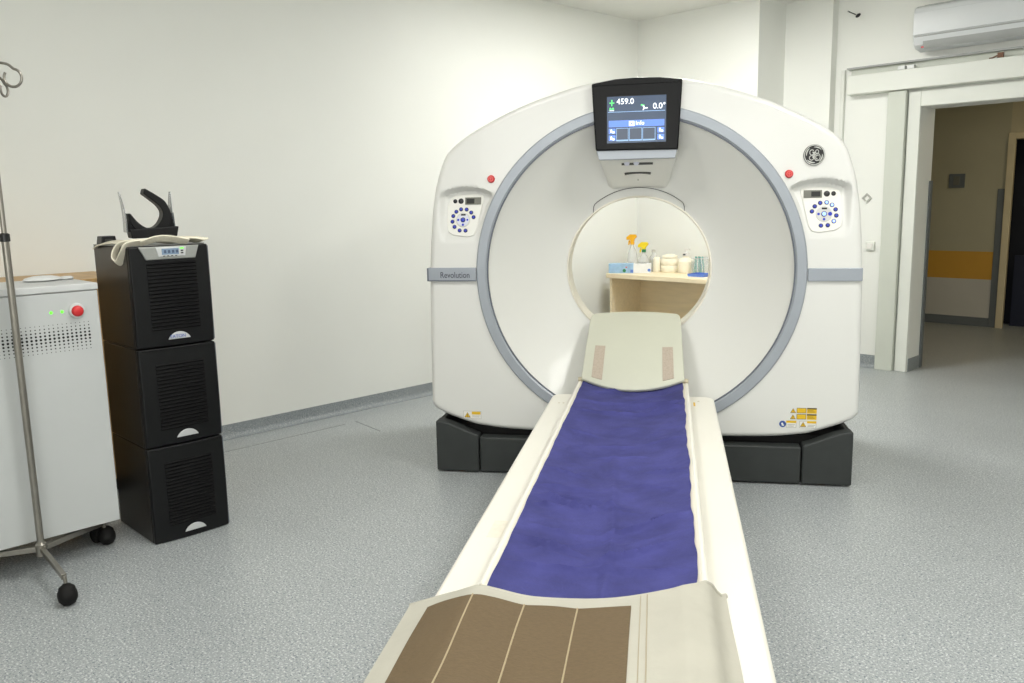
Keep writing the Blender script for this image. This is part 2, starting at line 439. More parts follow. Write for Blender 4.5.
b = thing('switch_box', 'square grey switch box on the dim corridor wall beyond the doorway', 'switch', (-3.12, 9.39, 1.475))
MB().box(-0.075, 0.075, -0.02, 0, -0.07, 0.07).build('cover_plate', 'guard', b, bevel=0.004)
MB().box(-0.03, 0.03, -0.026, -0.019, -0.045, 0.045).build('rocker', 'lcdgrey', b, bevel=0.003)

# sliding-door track cover above the doorway
t = thing('sliding_door_track', 'long white sliding door track cover running across the top of the doorway', 'door track', (-3.01, YD, 2.11))
MB().box(0, 2.9, -0.012, 0, 0.0, 0.195).build('backing_rail', 'trimgreen', t)
MB().box(0, 2.9, -0.085, -0.0125, 0.003, 0.145).build('cover_panel', 'trim', t, bevel=0.006)
MB().box(-0.02, 2.9, -0.05, 0, 0.195, 0.207).build('top_cap', 'acdark', t)
MB().box(-0.075, -0.045, -0.03, 0, -2.11, 0.2).build('end_profile', 'trim', t, bevel=0.004)
for x in (0.40, 0.465):
    o = tag(MB().box(-0.026, 0.026, -0.02, 0.02, 0, 0.026).build('track_clip', 'mouse', None, bevel=0.003, loc=(-3.01 + x, YD - 0.055, 2.2562)),
            'small white clip on the door track cover, ' + ('left one of the pair' if x < .43 else 'right one of the pair'), 'clip', 'clips on the door track')
hk = MB()
hk.box(-0.018, 0.018, -0.012, 0.012, 0, 0.034); hk.tube([(-0.015, 0, 0.02), (-0.05, -0.004, 0.004), (-0.07, -0.006, 0.003)], 0.005)
tag(hk.build('wire_hook', 'brown', None, loc=(-1.955, YD - 0.06, 2.2565)), 'little brown hook lying on the white door track cover below the air conditioner', 'hook')

# wall bits
dm = thing('diamond_hook', 'small white diamond-shaped hook on the wall between scanner and doorway', 'hook', (-2.848, YD, 1.33))
k = MB()
for r0, r1 in ((0.038, 0.024),):
    po = [(0, r0), (r0, 0), (0, -r0), (-r0, 0)]; pi = [(0, r1), (r1, 0), (0, -r1), (-r1, 0)]
    for i in range(4):
        j = (i + 1) % 4
        k.prism([po[i], po[j], pi[j], pi[i]], -0.012, 0, 'y')
k.build('diamond_frame', 'labgrey', dm); MB().lathe([(0, -0.022), (0.006, -0.02), (0.008, 0)], seg=12, axis='y', c=(0, 0, -0.028)).build('peg', 'trim', dm, smooth=40)
sw = thing('light_switch', 'small white light switch on the wall low beside the scanner', 'switch', (-2.80, YD, 0.961))
MB().box(-0.034, 0.034, -0.022, 0, -0.034, 0.034).build('housing', 'trim', sw, bevel=0.005)
MB().box(-0.02, 0.02, -0.028, -0.02, -0.022, 0.022).build('rocker', 'labwhite', sw, bevel=0.003)
cb = thing('cable_probe', 'short black cable with bulb end high on the wall left of the air conditioner', 'cable', (-3.05, YD, 2.742))
MB().tube([(-0.0, 0.01, 0), (0.0, -0.03, 0.0), (0.03, -0.06, -0.016), (0.08, -0.07, -0.042)], 0.004, 8).build('cable', 'black', cb, smooth=60)
MB().lathe([(0, -0.022), (0.009, -0.016), (0.013, 0), (0.009, 0.016), (0, 0.022)], seg=14, axis='x').build('bulb', 'black', cb, smooth=60, loc=(0.098, -0.07, -0.051), rot=(0, -0.5, 0))

# air conditioner
ac = thing('air_conditioner', 'white split air conditioner mounted high on the wall above the doorway', 'air conditioner', (-2.49, YD, 2.36))
prof = [(0, 0.03), (-0.06, 0.0), (-0.15, 0.012), (-0.185, 0.035), (-0.205, 0.09), (-0.21, 0.24), (-0.195, 0.285), (-0.16, 0.3), (0, 0.3)]
MB().prism(prof, 0.0, 1.02, 'x').build('body', 'ac', ac, smooth=30, bevel=0.008)
fp = MB(); fp.prism([(-0.209, 0.098), (-0.218, 0.10), (-0.222, 0.2), (-0.216, 0.25), (-0.21, 0.25)], 0.006, 1.014, 'x')
fp.build('front_panel', 'ac', ac, smooth=50, bevel=0.002)
MB().prism([(-0.165, 0.012), (-0.19, 0.03), (-0.198, 0.055), (-0.2, 0.055), (-0.194, 0.028), (-0.166, 0.008)], 0.07, 1.0, 'x').build('air_flap', 'acdark', ac, smooth=60)
MB().box(0.012, 0.99, -0.2085, -0.2, 0.086, 0.094).build('seam_line', 'acdark', ac)
MB().box(0.05, 0.07, -0.176, -0.17, 0.014, 0.024).build('indicator', 'red', ac)
MB().box(0.05, 0.98, -0.15, -0.03, 0.3, 0.306).build('intake_grille', 'acdark', ac)

# ceiling lamps (all above and behind the frame)
for i, (x, y, en) in enumerate([(-3.2, 4.7, 44), (-2.4, 1.4, 17), (-0.6, 3.0, 28), (-0.6, 0.8, 16), (2.0, 0.8, 9), (2.0, 3.0, 8)]):
    L = thing('ceiling_light', 'square flush ceiling light panel over the room', 'ceiling light', (x, y, H), 0, 'ceiling light panels')
    f = MB()
    for a in ((-0.31, 0.31, -0.31, -0.29), (-0.31, 0.31, 0.29, 0.31), (-0.31, -0.29, -0.29, 0.29), (0.29, 0.31, -0.29, 0.29)):
        f.box(a[0], a[1], a[2], a[3], -0.025, -0.0005)
    f.build('frame', 'trim', L); MB().box(-0.289, 0.289, -0.289, 0.289, -0.018, -0.0005).build('diffuser', 'lamp', L)
    ld = bpy.data.lights.new('panel_light', 'AREA'); ld.shape = 'SQUARE'; ld.size = 0.58; ld.energy = en; ld.color = (1.0, 0.99, 0.965)
    lo = bpy.data.objects.new('panel_light', ld); COL.objects.link(lo); lo.location = (x, y, H - 0.03)
    
ld = bpy.data.lights.new('corridor_light', 'AREA'); ld.size = 0.5; ld.energy = 9; ld.color = (1.0, 0.86, 0.58)
lo = bpy.data.objects.new('corridor_light', ld); COL.objects.link(lo); lo.location = (-1.4, 8.1, 2.66)

# ------------------------------------------------------------------ CT gantry
ROT = 0.617855
CR, SR = math.cos(ROT), math.sin(ROT)
GO = Vector((-0.15 * CR - 4.05 * SR, -0.15 * SR + 4.05 * CR, 0))
def G2W(x, y, z=0.0):
    return Vector((GO.x + x * CR - y * SR, GO.y + x * SR + y * CR, z))
g = thing('ct_scanner', 'large white CT scanner gantry with round bore and grey ring on a charcoal base', 'CT scanner', GO, ROT)
ZC, RO, RI, RB = 1.013, 0.777, 0.724, 0.357
half = [(0, 1.914), (.22, 1.895), (.415, 1.845), (.55, 1.80), (.634, 1.765), (.77, 1.698), (.855, 1.645), (.92, 1.582), (.962, 1.48), (.985, 1.38),
        (1.003, 1.25), (1.02, 1.0), (1.027, .7), (1.031, .40), (1.024, .338), (.96, .298), (.86, .262), (.77, .24), (.55, .222), (0, .215)]
dense = [(p.x, p.y) for p in catmull([Vector((a, b, 0)) for a, b in half], 6)]
outline = dense + [(-x, z) for x, z in reversed(dense[1:-1])]
def radius(th):
    dx, dz = math.cos(th), math.sin(th); best = 0
    for i in range(len(outline)):
        (x0, z0), (x1, z1) = outline[i], outline[(i + 1) % len(outline)]
        ex, ez = x1 - x0, z1 - z0; ax, az = x0, z0 - ZC
        den = dx * ez - dz * ex
        if abs(den) < 1e-12: continue
        t = (ax * ez - az * ex) / den; u = (ax * dz - az * dx) / den
        if -1e-9 <= u <= 1 + 1e-9 and t > best: best = t
    return best
NT = 600
TH = [2 * PI * i / NT for i in range(NT)]
RAD = [radius(t) for t in TH]
def ztop(X): return 1.432 - 0.03 * ((X - 0.82) / 0.13) ** 2
RZ0, RZ1, RD = 1.165, 1.40, 0.048
def recess(x, z):
    X = abs(x)
    if not (0.6 < X < 1.0 and 1.14 < z < 1.46): return 0.0
    r = math.hypot(x, z - ZC)
    sx = sstep(0.665, 0.715, X) * (1 - sstep(0.925, 0.962, X)) * sstep(0.776, 0.80, r)
    d = RD * max(0.0, min(1.0, (z - RZ0) / (RZ1 - RZ0))) * (1 - sstep(ztop(X) - 0.018, ztop(X) + 0.004, z))
    return d * sx
NR = 30
def cover_pt(i, j):
    R = RAD[i]; dx, dz = math.cos(TH[i]), math.sin(TH[i]); ro = 0.028
    if j <= NR:
        r = RO - 0.006 + (R - ro - RO + 0.006) * j / NR
        x, z = r * dx, ZC + r * dz
        return (x, recess(x, z), z)
    k = j - NR
    if k <= 5:
        a = k / 5 * PI / 2
        return ((R - ro + ro * math.sin(a)) * dx, ro - ro * math.cos(a), ZC + (R - ro + ro * math.sin(a)) * dz)
    if k == 6: return (R * dx, 0.135, ZC + R * dz)
    return ((R - 0.03) * dx, 0.137, ZC + (R - 0.03) * dz)
MB().grid(cover_pt, NT, NR + 8, True).build('front_cover', 'white', g, smooth=35)
def shell_pt(i, j):
    R = RAD[i] + 0.011; dx, dz = math.cos(TH[i]), math.sin(TH[i])
    q = [(R - 0.04, 0.14), (R - 0.006, 0.14), (R, 0.146), (R, 0.93), (R - 0.03, 0.965), (R - 0.10, 0.985), (0.75, 0.985)][j]
    return (q[0] * dx, q[1], ZC + q[0] * dz)
MB().grid(shell_pt, NT, 7, True).build('rear_shell', 'shell', g, smooth=35)
# grey ring
ringp = [(RO + 0.002, 0.02), (RO, -0.006), (RO - 0.006, -0.012), (RI + 0.008, -0.012), (RI, -0.004), (RI - 0.001, 0.03)]
def ring_prof(mb, prof, seg=160, a0=0.0, a1=2 * PI):
    n = seg if a1 - a0 > 6.28 else seg + 1
    mb.grid(lambda i, j: (prof[j][0] * math.cos(a0 + (a1 - a0) * i / seg), prof[j][1], ZC + prof[j][0] * math.sin(a0 + (a1 - a0) * i / seg)), n, len(prof), a1 - a0 > 6.28)
    return mb
ring_prof(MB(), ringp).build('grey_ring', 'ringgrey', g, smooth=40)
ring_prof(MB(), [(RI + 0.002, 0.002), (RI + 0.001, -0.0055), (RI - 0.004, -0.0055), (RI - 0.005, 0.004)]).build('ring_edge', 'edge', g, smooth=40)
# concave funnel, bore tube, rear funnel
def fy(r):
    t = max(0.0, min(1.0, (RI - r) / (RI - RB)))
    return 0.26 * (0.30 * t + 0.70 * (1 - (1 - t) ** 1.55)) 
fpz = [(RI + 0.002 - (RI + 0.002 - RB) * k / 30, fy(RI - (RI - RB) * k / 30) + 0.002) for k in range(31)]
ring_prof(MB(), fpz).build('bore_funnel', 'funnel', g, smooth=60)
ring_prof(MB(), [(RB + 0.006, 0.262), (RB + 0.003, 0.255), (RB - 0.002, 0.254), (RB - 0.005, 0.26), (RB - 0.005, 0.275)]).build('bore_lip', 'bore', g, smooth=60)
ring_prof(MB(), [(RB, 0.262), (RB, 0.45), (0.42, 0.64), (0.6, 0.92), (0.76, 0.986)]).build('bore_tube', 'bore', g, smooth=60)
# arc seam above the bore
m = MB(); pts = []
for k in range(61):
    u = -1 + 2 * k / 60; au = abs(u)
    th = u * 0.68
    rr = 0.402 - 0.016 * au ** 2 - (0.030 * ((au - 0.86) / 0.14) ** 1.6 if au > 0.86 else 0)
    pts.append((rr * math.sin(th), fy(rr) - 0.0006, ZC + rr * math.cos(th)))
m.tube(pts, 0.0016, 6); m.build('arc_seam', 'slot', g, smooth=60)
# display shroud between screen and bore
CZB = 1.418
def chin(i, j):
    t = j / 16; u = -1 + 2 * i / 24
    z = 1.575 - (1.575 - CZB) * t - 0.012 * t * u * u
    hw = 0.186 - 0.046 * t ** 0.9
    x = u * hw
    yf = fy(math.hypot(x, z - ZC))
    ye = fy(math.hypot(0, CZB - ZC)) - 0.002
    y = -0.012 + t ** 1.1 * (ye + 0.012)
    e = max(0.0, (abs(u) - 0.86) / 0.14)
    y = min(y + 0.02 * e * e, yf + 0.01)
    return (x, y, z)
MB().slab(chin, lambda i, j: (chin(i, j)[0] * 1.03, chin(i, j)[1] + 0.13, chin(i, j)[2]), 25, 17).build('display_shroud', 'funnel', g, smooth=40)
MB().prism([(-0.186, 1.585), (0.186, 1.585), (0.176, 1.542), (-0.174, 1.541)], -0.020, 0.03, 'y').build('chin_strip', 'ringgrey', g, bevel=0.003)
def shroud_y(z): return chin(12, (1.575 - z) / (1.575 - CZB) * 16)[1]
sl = MB(); zz = 1.526
sl.use('slot').box(-0.073, 0.073, shroud_y(zz) - 0.004, shroud_y(zz) + 0.02, zz - 0.008, zz + 0.008)
sl.use('dialwhite'); sl.lathe([(0, -0.006), (0.012, -0.005), (0.014, 0)], c=(-0.048, shroud_y(zz) - 0.003, zz + 0.002), seg=14, axis='y'); sl.lathe([(0, -0.006), (0.012, -0.005), (0.014, 0)], c=(-0.004, shroud_y(zz) - 0.003, zz + 0.002), seg=14, axis='y')
sl.build('camera_slot', None, g, smooth=40)
zz = 1.479
sm = MB(); sm.tube([(-0.062 + 0.124 * k / 12, shroud_y(zz + 0.004) - 0.002, zz + 0.006 * (1 - ((k - 6) / 6) ** 2)) for k in range(13)], 0.006, 8)
sm.build('speaker_slot', 'slot', g, smooth=60)
zz = 1.452
MB().lathe([(0, -0.004), (0.004, -0.003), (0.005, 0.003)], c=(0, shroud_y(zz) - 0.001, zz), seg=12, axis='y').build('microphone_dot', 'labgrey', g, smooth=40)
# display
dp = [(-0.206, 1.884), (-0.188, 1.584), (0.188, 1.579), (0.204, 1.890), (0.10, 1.902), (0.0, 1.905), (-0.10, 1.901)]
dsp = MB().prism(dp, -0.032, 0.05, 'y').build('display', 'bezel', g, bevel=0.006)
gl = MB(); gl.prism([(-0.2, 1.873), (0.199, 1.876), (0.202, 1.889), (0.10, 1.900), (0.0, 1.903), (-0.10, 1.899), (-0.203, 1.883)], -0.036, -0.0325, 'y')
gl.build('top_visor', 'bezel', dsp, bevel=0.0015)
SX, SZ, SW, SH = -0.001, 1.7195, 0.268, 0.208
scr = MB().box(SX - SW / 2, SX + SW / 2, -0.0335, -0.0325, SZ - SH / 2, SZ + SH / 2).build('screen', 'screen', dsp)
U = lambda u: SX - SW / 2 + SW * u
W = lambda v: SZ + SH / 2 - SH * v
y0, y1 = -0.0345, -0.0334
def rect(mb, m, u0, v0, u1, v1, yy=y0):
    mb.use(m).box(U(u0), U(u1), yy, y1, W(v1), W(v0))
ui = MB()
rect(ui, 'scrline', 0.02, 0.325, 0.98, 0.337)
rect(ui, 'scrband', 0.03, 0.515, 0.97, 0.655)
for u0 in (0.03, 0.855):
    rect(ui, 'scrband', u0, 0.685, u0 + 0.115, 0.80); rect(ui, 'scrband', u0, 0.83, u0 + 0.115, 0.95)
    for v in (0.705, 0.855):
        rect(ui, 'scrwhite', u0 + 0.03, v, u0 + 0.055, v + 0.07, -0.035); rect(ui, 'scrwhite', u0 + 0.06, v + 0.04, u0 + 0.095, v + 0.08, -0.035)
for u0, u1 in ((0.165, 0.36), (0.385, 0.59), (0.61, 0.815)):
    rect(ui, 'scrline', u0 - 0.006, 0.68, u1 + 0.006, 0.96); rect(ui, 'scrbox', u0 + 0.002, 0.69, u1 - 0.002, 0.93, -0.035)
rect(ui, 'scrwhite', 0.375, 0.535, 0.465, 0.64, -0.0352)
ui.use('scrband').prism([(U(0.405), W(0.56)), (U(0.44), W(0.587)), (U(0.405), W(0.615))], -0.0358, y1, 'y')
rect(ui, 'scrgreen', 0.04, 0.125, 0.125, 0.147); rect(ui, 'scrgreen', 0.072, 0.07, 0.093, 0.20)
rect(ui, 'scrgreen', 0.04, 0.255, 0.12, 0.285); rect(ui, 'scrgreen', 0.045, 0.235, 0.07, 0.26); rect(ui, 'scrgreen', 0.09, 0.235, 0.115, 0.26); rect(ui, 'scrwhite', 0.04, 0.295, 0.12, 0.305)
rect(ui, 'scrgreen', 0.575, 0.185, 0.605, 0.215); rect(ui, 'scrgreen', 0.61, 0.195, 0.635, 0.22)
ui.use('scrwhite').prism([(U(0.60), W(0.21)), (U(0.625), W(0.21)), (U(0.64), W(0.255)), (U(0.69), W(0.255)), (U(0.69), W(0.275)), (U(0.635), W(0.275)), (U(0.62), W(0.31)), (U(0.605), W(0.31)), (U(0.62), W(0.26))], y0, y1, 'y')
ui.build('screen_icons', None, scr)
text('height_reading', '459.0', 0.036, 'scrwhite', scr, (U(0.31), -0.0345, W(0.115)), FR, 0.0006)
text('tilt_reading', '0.0°', 0.036, 'scrwhite', scr, (U(0.885), -0.0345, W(0.235)), FR, 0.0006)
text('band_text', 'Info', 0.026, 'scrwhite', scr, (U(0.56), -0.0352, W(0.583)), FR, 0.0006)

# accent bars
bar = MB().box(-1.024, -0.779, -0.012, 0.03, 0.979, 1.043).build('accent_bar', 'bargrey', g, bevel=0.003)
MB().box(-1.027, -1.019, -0.0135, 0.03, 0.977, 1.041).build('bar_end', 'edge', bar); MB().box(-1.02, -0.779, -0.0132, 0.0, 0.976, 0.980).build('bar_shadow_line', 'edge', bar)
text('bar_lettering', 'Revolution', 0.042, 'ink', bar, (-0.885, -0.0128, 1.006), FR, 0.0006, xs=0.82)
MB().box(0.779, 1.016, -0.012, 0.03, 0.971, 1.031).build('accent_bar', 'bargrey', g, bevel=0.003)
# emergency buttons
for x, z in ((-0.694, 1.468), (0.682, 1.457)):
    rb = MB().lathe([(0, -0.012), (0.014, -0.012), (0.0175, -0.008), (0.019, 0.002)], c=(x, 0, z), seg=24, axis='y').build('stop_button', 'red', g, smooth=40)
    k = MB().use('redrim'); k.lathe([(0.0095, -0.0128), (0.0125, -0.0128)], c=(x, 0, z), seg=24, axis='y'); k.box(x - 0.001, x + 0.001, -0.0129, -0.012, z - 0.008, z + 0.008); k.box(x - 0.006, x + 0.006, -0.0129, -0.012, z + 0.001, z + 0.003)
    k.build('button_mark', None, rb)
# logo
lx, lz = 0.787, 1.538
lg = MB().lathe([(0, -0.008), (0.044, -0.008), (0.046, -0.005), (0.046, 0.002)], c=(lx, 0, lz), seg=40, axis='y').build('logo_badge', 'logoblack', g, smooth=40)
k = MB()
k.tube([(lx + 0.0425 * math.cos(a), -0.0085, lz + 0.0425 * math.sin(a)) for a in [2 * PI * i / 48 for i in range(48)]], 0.0018, 6, True)
for q in range(4):
    a0 = q * PI / 2 + 0.62
    k.tube([(lx + (0.0365 - 0.003 * s) * math.cos(a0 + 1.05 * s), -0.0088, lz + (0.0365 - 0.003 * s) * math.sin(a0 + 1.05 * s)) for s in [i / 10 for i in range(11)]], [0.0008 + 0.0022 * math.sin(PI * i / 10) for i in range(11)], 6)
def loop(cx, cz, rx, rz, a0, a1, n=24): return [(lx + cx + rx * math.cos(a0 + (a1 - a0) * i / n), -0.0088, lz + cz + rz * math.sin(a0 + (a1 - a0) * i / n)) for i in range(n + 1)]
for pth in (loop(-0.011, 0.011, 0.009, 0.0115, 0.6, 6.6), loop(-0.012, -0.013, 0.009, 0.010, 1.9, 8.0), loop(-0.009, 0.0, 0.006, 0.012, -1.4, 1.5),
            loop(0.011, 0.014, 0.0065, 0.008, -1.4, 4.2), loop(0.0125, -0.010, 0.0125, 0.0155, 0.9, 7.1), loop(0.012, -0.010, 0.006, 0.009, 0.6, 5.2), loop(0.006, 0.004, 0.005, 0.011, 1.6, 4.2)):
    k.tube(pth, 0.0017, 6)
k.build('logo_monogram', 'silver', lg, smooth=60)
# warning labels
def tri(mb, cx, cz, s, yy=-0.0016):
    mb.use('labbrown').prism([(cx - s, cz - s * 0.8), (cx + s, cz - s * 0.8), (cx, cz + s * 0.9)], yy, 0.003, 'y')
    s *= 0.78
    mb.use('yellow').prism([(cx - s, cz - s * 0.8), (cx + s, cz - s * 0.8), (cx, cz + s * 0.9)], yy - 0.0004, 0.003, 'y')
    mb.use('labbrown').box(cx - s * .12, cx + s * .12, yy - 0.0008, 0.003, cz - s * 0.3, cz + s * 0.4)
    mb.box(cx - s * .12, cx + s * .12, yy - 0.0008, 0.003, cz - s * 0.65, cz - s * 0.42)
def lbl(): return MB()
k = lbl(); k.use('labgrey').box(-0.866, -0.774, -0.0006, 0.004, 0.276, 0.317); k.use('labwhite').box(-0.864, -0.776, -0.001, 0.004, 0.278, 0.315); tri(k, -0.845, 0.296, 0.016)
k.use('yellow').box(-0.822, -0.777, -0.0016, 0.003, 0.299, 0.314)
k.use('labgrey').box(-0.820, -0.780, -0.0014, 0.003, 0.292, 0.294).box(-0.820, -0.785, -0.0014, 0.003, 0.286, 0.288)
o = k.build('warning_label', None, g); o['label'] = 'white and yellow caution label on the left of the cover'
def px(u, v): return (0.526 + 0.15 + (u - 780) * (0.171 / 37.0), 0.379 - (v - 406) * (0.112 / 24.0))
for v, dk in ((410.0, 'labbrown'), (416.4, 'labbrown')):
    k = lbl(); x0, z = px(806.5, v)[0], px(0, v)[1]
    xa = px(796.5, v)[0]; xe = px(816, v)[0]
    tri(k, px(793, v)[0], z - 0.002, 0.013)
    k.use('labbrown').box(xa, x0 - 0.003, -0.001, 0.003, z - 0.013, z + 0.012); k.use('yellow').box(xa + 0.002, x0 - 0.005, -0.0014, 0.003, z - 0.011, z + 0.010)
    k.use('yellow').box(x0, xe, -0.001, 0.003, z - 0.014, z + 0.012); k.use('labbrown').box(x0, xe, -0.0014, 0.003, z + 0.006, z + 0.013)
    k.use('labbrown').box(x0 + 0.004, xe - 0.014, -0.0014, 0.003, z - 0.001, z + 0.001).box(x0 + 0.004, xe - 0.008, -0.0014, 0.003, z - 0.007, z - 0.005)
    k.build('warning_label', None, g)['label'] = 'yellow warning strip with a triangle'
k = lbl(); x0, z = px(780.5, 424.5); xe = px(796.5, 0)[0]
k.use('labgrey').box(x0 + .028, xe, -0.0006, 0.003, z - .017, z + .017); k.use('labwhite').box(x0 + 0.03, xe - 0.002, -0.001, 0.003, z - 0.015, z + 0.015); k.use('yellow').box(x0 + 0.028, xe, -0.0014, 0.003, z + 0.006, z + 0.017)
k.use('labgrey').box(x0 + .034, xe - .006, -0.0014, 0.003, z - .004, z - .001).box(x0 + .034, xe - .012, -0.0014, 0.003, z - .011, z - .008)
k.use('lablue').lathe([(0, -0.002), (0.0155, -0.002), (0.016, 0.002)], c=(x0 + 0.012, 0, z), seg=20, axis='y'); k.use('labwhite').lathe([(0, -0.0026), (0.005, -0.0026), (0.005, 0)], c=(x0 + 0.010, 0, z + 0.002), seg=12, axis='y'); k.box(x0 + 0.008, x0 + 0.018, -0.0026, 0.002, z - 0.008, z - 0.002)
k.build('warning_label', None, g)['label'] = 'white label with a blue mandatory sign'
k = lbl(); x0, z = px(799.5, 424.5); xe = px(816, 0)[0]
k.use('labgrey').box(x0, xe, -0.0006, 0.003, z - .017, z + .017); k.use('labwhite').box(x0 + 0.002, xe - 0.002, -0.001, 0.003, z - 0.015, z + 0.015); k.use('yellow').box(x0 + 0.034, xe, -0.0014, 0.003, z + 0.006, z + 0.017); tri(k, x0 + 0.017, z, 0.014)
k.use('labgrey').box(x0 + .037, xe - .005, -0.0014, 0.003, z - .004, z - .001).box(x0 + .037, xe - .010, -0.0014, 0.003, z - .011, z - .008)
k.build('warning_label', None, g)['label'] = 'white label with a yellow warning triangle'

# control panels
ang = math.atan2(RD, RZ1 - RZ0)
def control_panel(sgn):
    cx, cz = 0.838 * sgn, 1.291
    p = [(-0.092, 0.102), (-0.06, 0.110), (0.045, 0.102), (0.07, 0.088), (0.082, 0.05), (0.086, -0.03), (0.078, -0.075), (0.055, -0.092), (-0.02, -0.102), (-0.05, -0.094), (-0.064, -0.07), (-0.084, 0.02), (-0.098, 0.085)]
    p = [(a * sgn, b) for a, b in p]
    y = RD * (cz - RZ0) / (RZ1 - RZ0)
    mb = MB().prism(p, -0.006, 0.004, 'y')
    cp = mb.build('control_panel', 'panel', g, bevel=0.003, loc=(cx, y, cz), rot=(-ang, 0, 0))
    cp['label'] = 'white keypad panel ' + ('with blue buttons, dark display at its left' if sgn > 0 else 'with blue buttons, dark display at its right')
    ox, oz = 0.004 * sgn, -0.018
    d = MB(); d.use('dialgrey').lathe([(0, -0.009), (0.033, -0.009), (0.036, -0.006), (0.036, 0)], c=(ox, 0, oz), seg=32, axis='y')
    if sgn < 0:
        d.use('dialwhite').lathe([(0.012, -0.0095), (0.030, -0.0095)], c=(ox, 0, oz), seg=32, axis='y')
    d.build('dial', None, cp, smooth=40)
    angs = [166, 138, 108, 78, 50, 22, -8, -38, -72, -104]
    lit = {3, 4, 7} if sgn > 0 else set()
    proto = {}
    for i, a in enumerate(angs):
        a = math.radians(a)
        x, z = ox + sgn * 0.054 * math.cos(a), oz + 0.054 * math.sin(a)
        key = i in lit
        if key not in proto:
            k = MB(); k.use('btnrim').lathe([(0.0064, -0.0095), (0.0098, -0.008), (0.0102, -0.005)], seg=16, axis='y')
            k.use('btnlit' if key else 'btnblue').lathe([(0, -0.0105), (0.0045, -0.010), (0.0066, -0.0092)], seg=16, axis='y')
            o = k.build('button', None, cp, smooth=50, loc=(x, 0, z)); proto[key] = o
        else:
            o = proto[key].copy(); COL.objects.link(o); o.parent = cp; o.location = (x, 0, z)
        if key: o['label'] = 'button lit pale blue'
    k = MB(); k.use('btnrim').lathe([(0.009, -0.0125), (0.0125, -0.011), (0.0128, -0.006)], seg=18, axis='y'); k.use('btnlit' if sgn > 0 else 'btnblue').lathe([(0, -0.0135), (0.006, -0.013), (0.0092, -0.012)], seg=18, axis='y')
    o = k.build('button', None, cp, smooth=50, loc=(ox, 0, oz)); o['label'] = 'large centre button'
    k = MB()
    k.use('btnblue')
    for ddx, ddz, r in (((0.026, 0, 0.009) if sgn > 0 else (0.022, 0, 0.005)), (-0.024, 0, 0.006), (0, -0.024, 0.006)):
        k.lathe([(0, -0.0112), (r, -0.0105), (r, -0.008)], c=(ox + ddx, 0, oz + ddz), seg=12, axis='y')
    k.use('black').box(ox - 0.010, ox + 0.013, -0.0108, -0.008, oz + 0.021, oz + 0.029)
    k.build('arrow_keys', None, cp, smooth=50)
    for bx, r in ((0.016, 0.0135), (0.045, 0.0105)):
        o = MB().lathe([(0, -0.011), (r * .8, -0.0105), (r, -0.008), (r, -0.004)], seg=18, axis='y').build('button', 'black', cp, smooth=50, loc=(bx * sgn, 0, 0.075)); o['label'] = 'black round button'
    k = MB(); k.use('lcdgrey').box(-0.085 if sgn > 0 else 0.005, -0.005 if sgn > 0 else 0.085, -0.009, -0.004, 0.057, 0.092)
    x0 = (-0.052, -0.012) if sgn > 0 else (0.012, 0.052)
    k.use('lcddark').box(x0[0], x0[1], -0.0096, -0.004, 0.062, 0.086)
    k.build('mini_display', None, cp)
control_panel(-1); control_panel(1)

# base
MB().box(-0.97, 0.97, 0.10, 0.92, 0.03, 0.213).build('base_core', 'core', g)
def skirt(x0, x1, name, zt, yf):
    n = 14
    pts = [(x0, 0.008)] + [(x1, 0.008)] + [(x1 + (x0 - x1) * i / n, zt(x1 + (x0 - x1) * i / n)) for i in range(n + 1)]
    m = MB(); m.prism(pts, yf, yf + 0.075, 'y')
    return m.build(name, 'base', g, bevel=0.008, bseg=3)
ztp = lambda x: 0.193 + 0.075 * sstep(0.74, 1.0, abs(x))
skirt(-1.006, -0.785, 'base_skirt', ztp, -0.03); skirt(0.78, 1.006, 'base_skirt', ztp, -0.03); skirt(-0.780, 0.775, 'base_skirt', lambda x: 0.188, -0.026)
for sx in (-1, 1):
    MB().prism([(0.046, 0.008), (0.95, 0.008), (0.95, 0.262), (0.046, 0.262)], 0.975 * sx, 1.006 * sx, 'x').build('base_skirt', 'base', g, bevel=0.008)
    for x in (0.88, 0.45):
        for y in (0.03, 0.8):
            MB().lathe([(0, 0.0), (0.035, 0.0), (0.035, 0.012), (0.016, 0.014), (0.016, 0.04), (0, 0.04)], c=(x * sx, y, 0), seg=16).build('levelling_foot', 'brown', g, smooth=40)

# ------------------------------------------------------------------ patient table
ZT = 0.455
TX = -0.011
TB = Vector((TX, -1.45, 0))
t = thing('patient_table', 'long low ivory patient table running up to the scanner bore', 'table', G2W(TX, -1.45), ROT)
hw = 0.372
def rrect(x0, x1, y0, y1, r, n=6):
    o = []
    for cx, cy, a in ((x1 - r, y1 - r, 0), (x0 + r, y1 - r, PI / 2), (x0 + r, y0 + r, PI), (x1 - r, y0 + r, 1.5 * PI)):
        for k in range(n + 1): o.append((cx + r * math.cos(a + PI / 2 * k / n), cy + r * math.sin(a + PI / 2 * k / n)))
    return o
MB().prism(rrect(-hw, hw, -1.45, 1.29, 0.05), ZT - 0.07, ZT, 'z').build('table_top', 'table', t, bevel=0.012, bseg=3)
MB().prism(rrect(-hw + 0.02, hw - 0.02, -1.42, 1.26, 0.05), ZT - 0.16, ZT - 0.07, 'z').build('table_apron', 'tableside', t, bevel=0.01)
MB().prism(rrect(-0.27, 0.27, -0.95, 0.85, 0.06), 0.05, ZT - 0.16, 'z').build('pedestal', 'tableside', t, bevel=0.01)
MB().prism(rrect(-0.31, 0.31, -1.1, 1.0, 0.06), 0.0, 0.05, 'z').build('base_plate', 'base', t, bevel=0.01)
CW = 0.249
def cz_(x): return ZT + 0.017 + 0.033 * (x / CW) ** 2
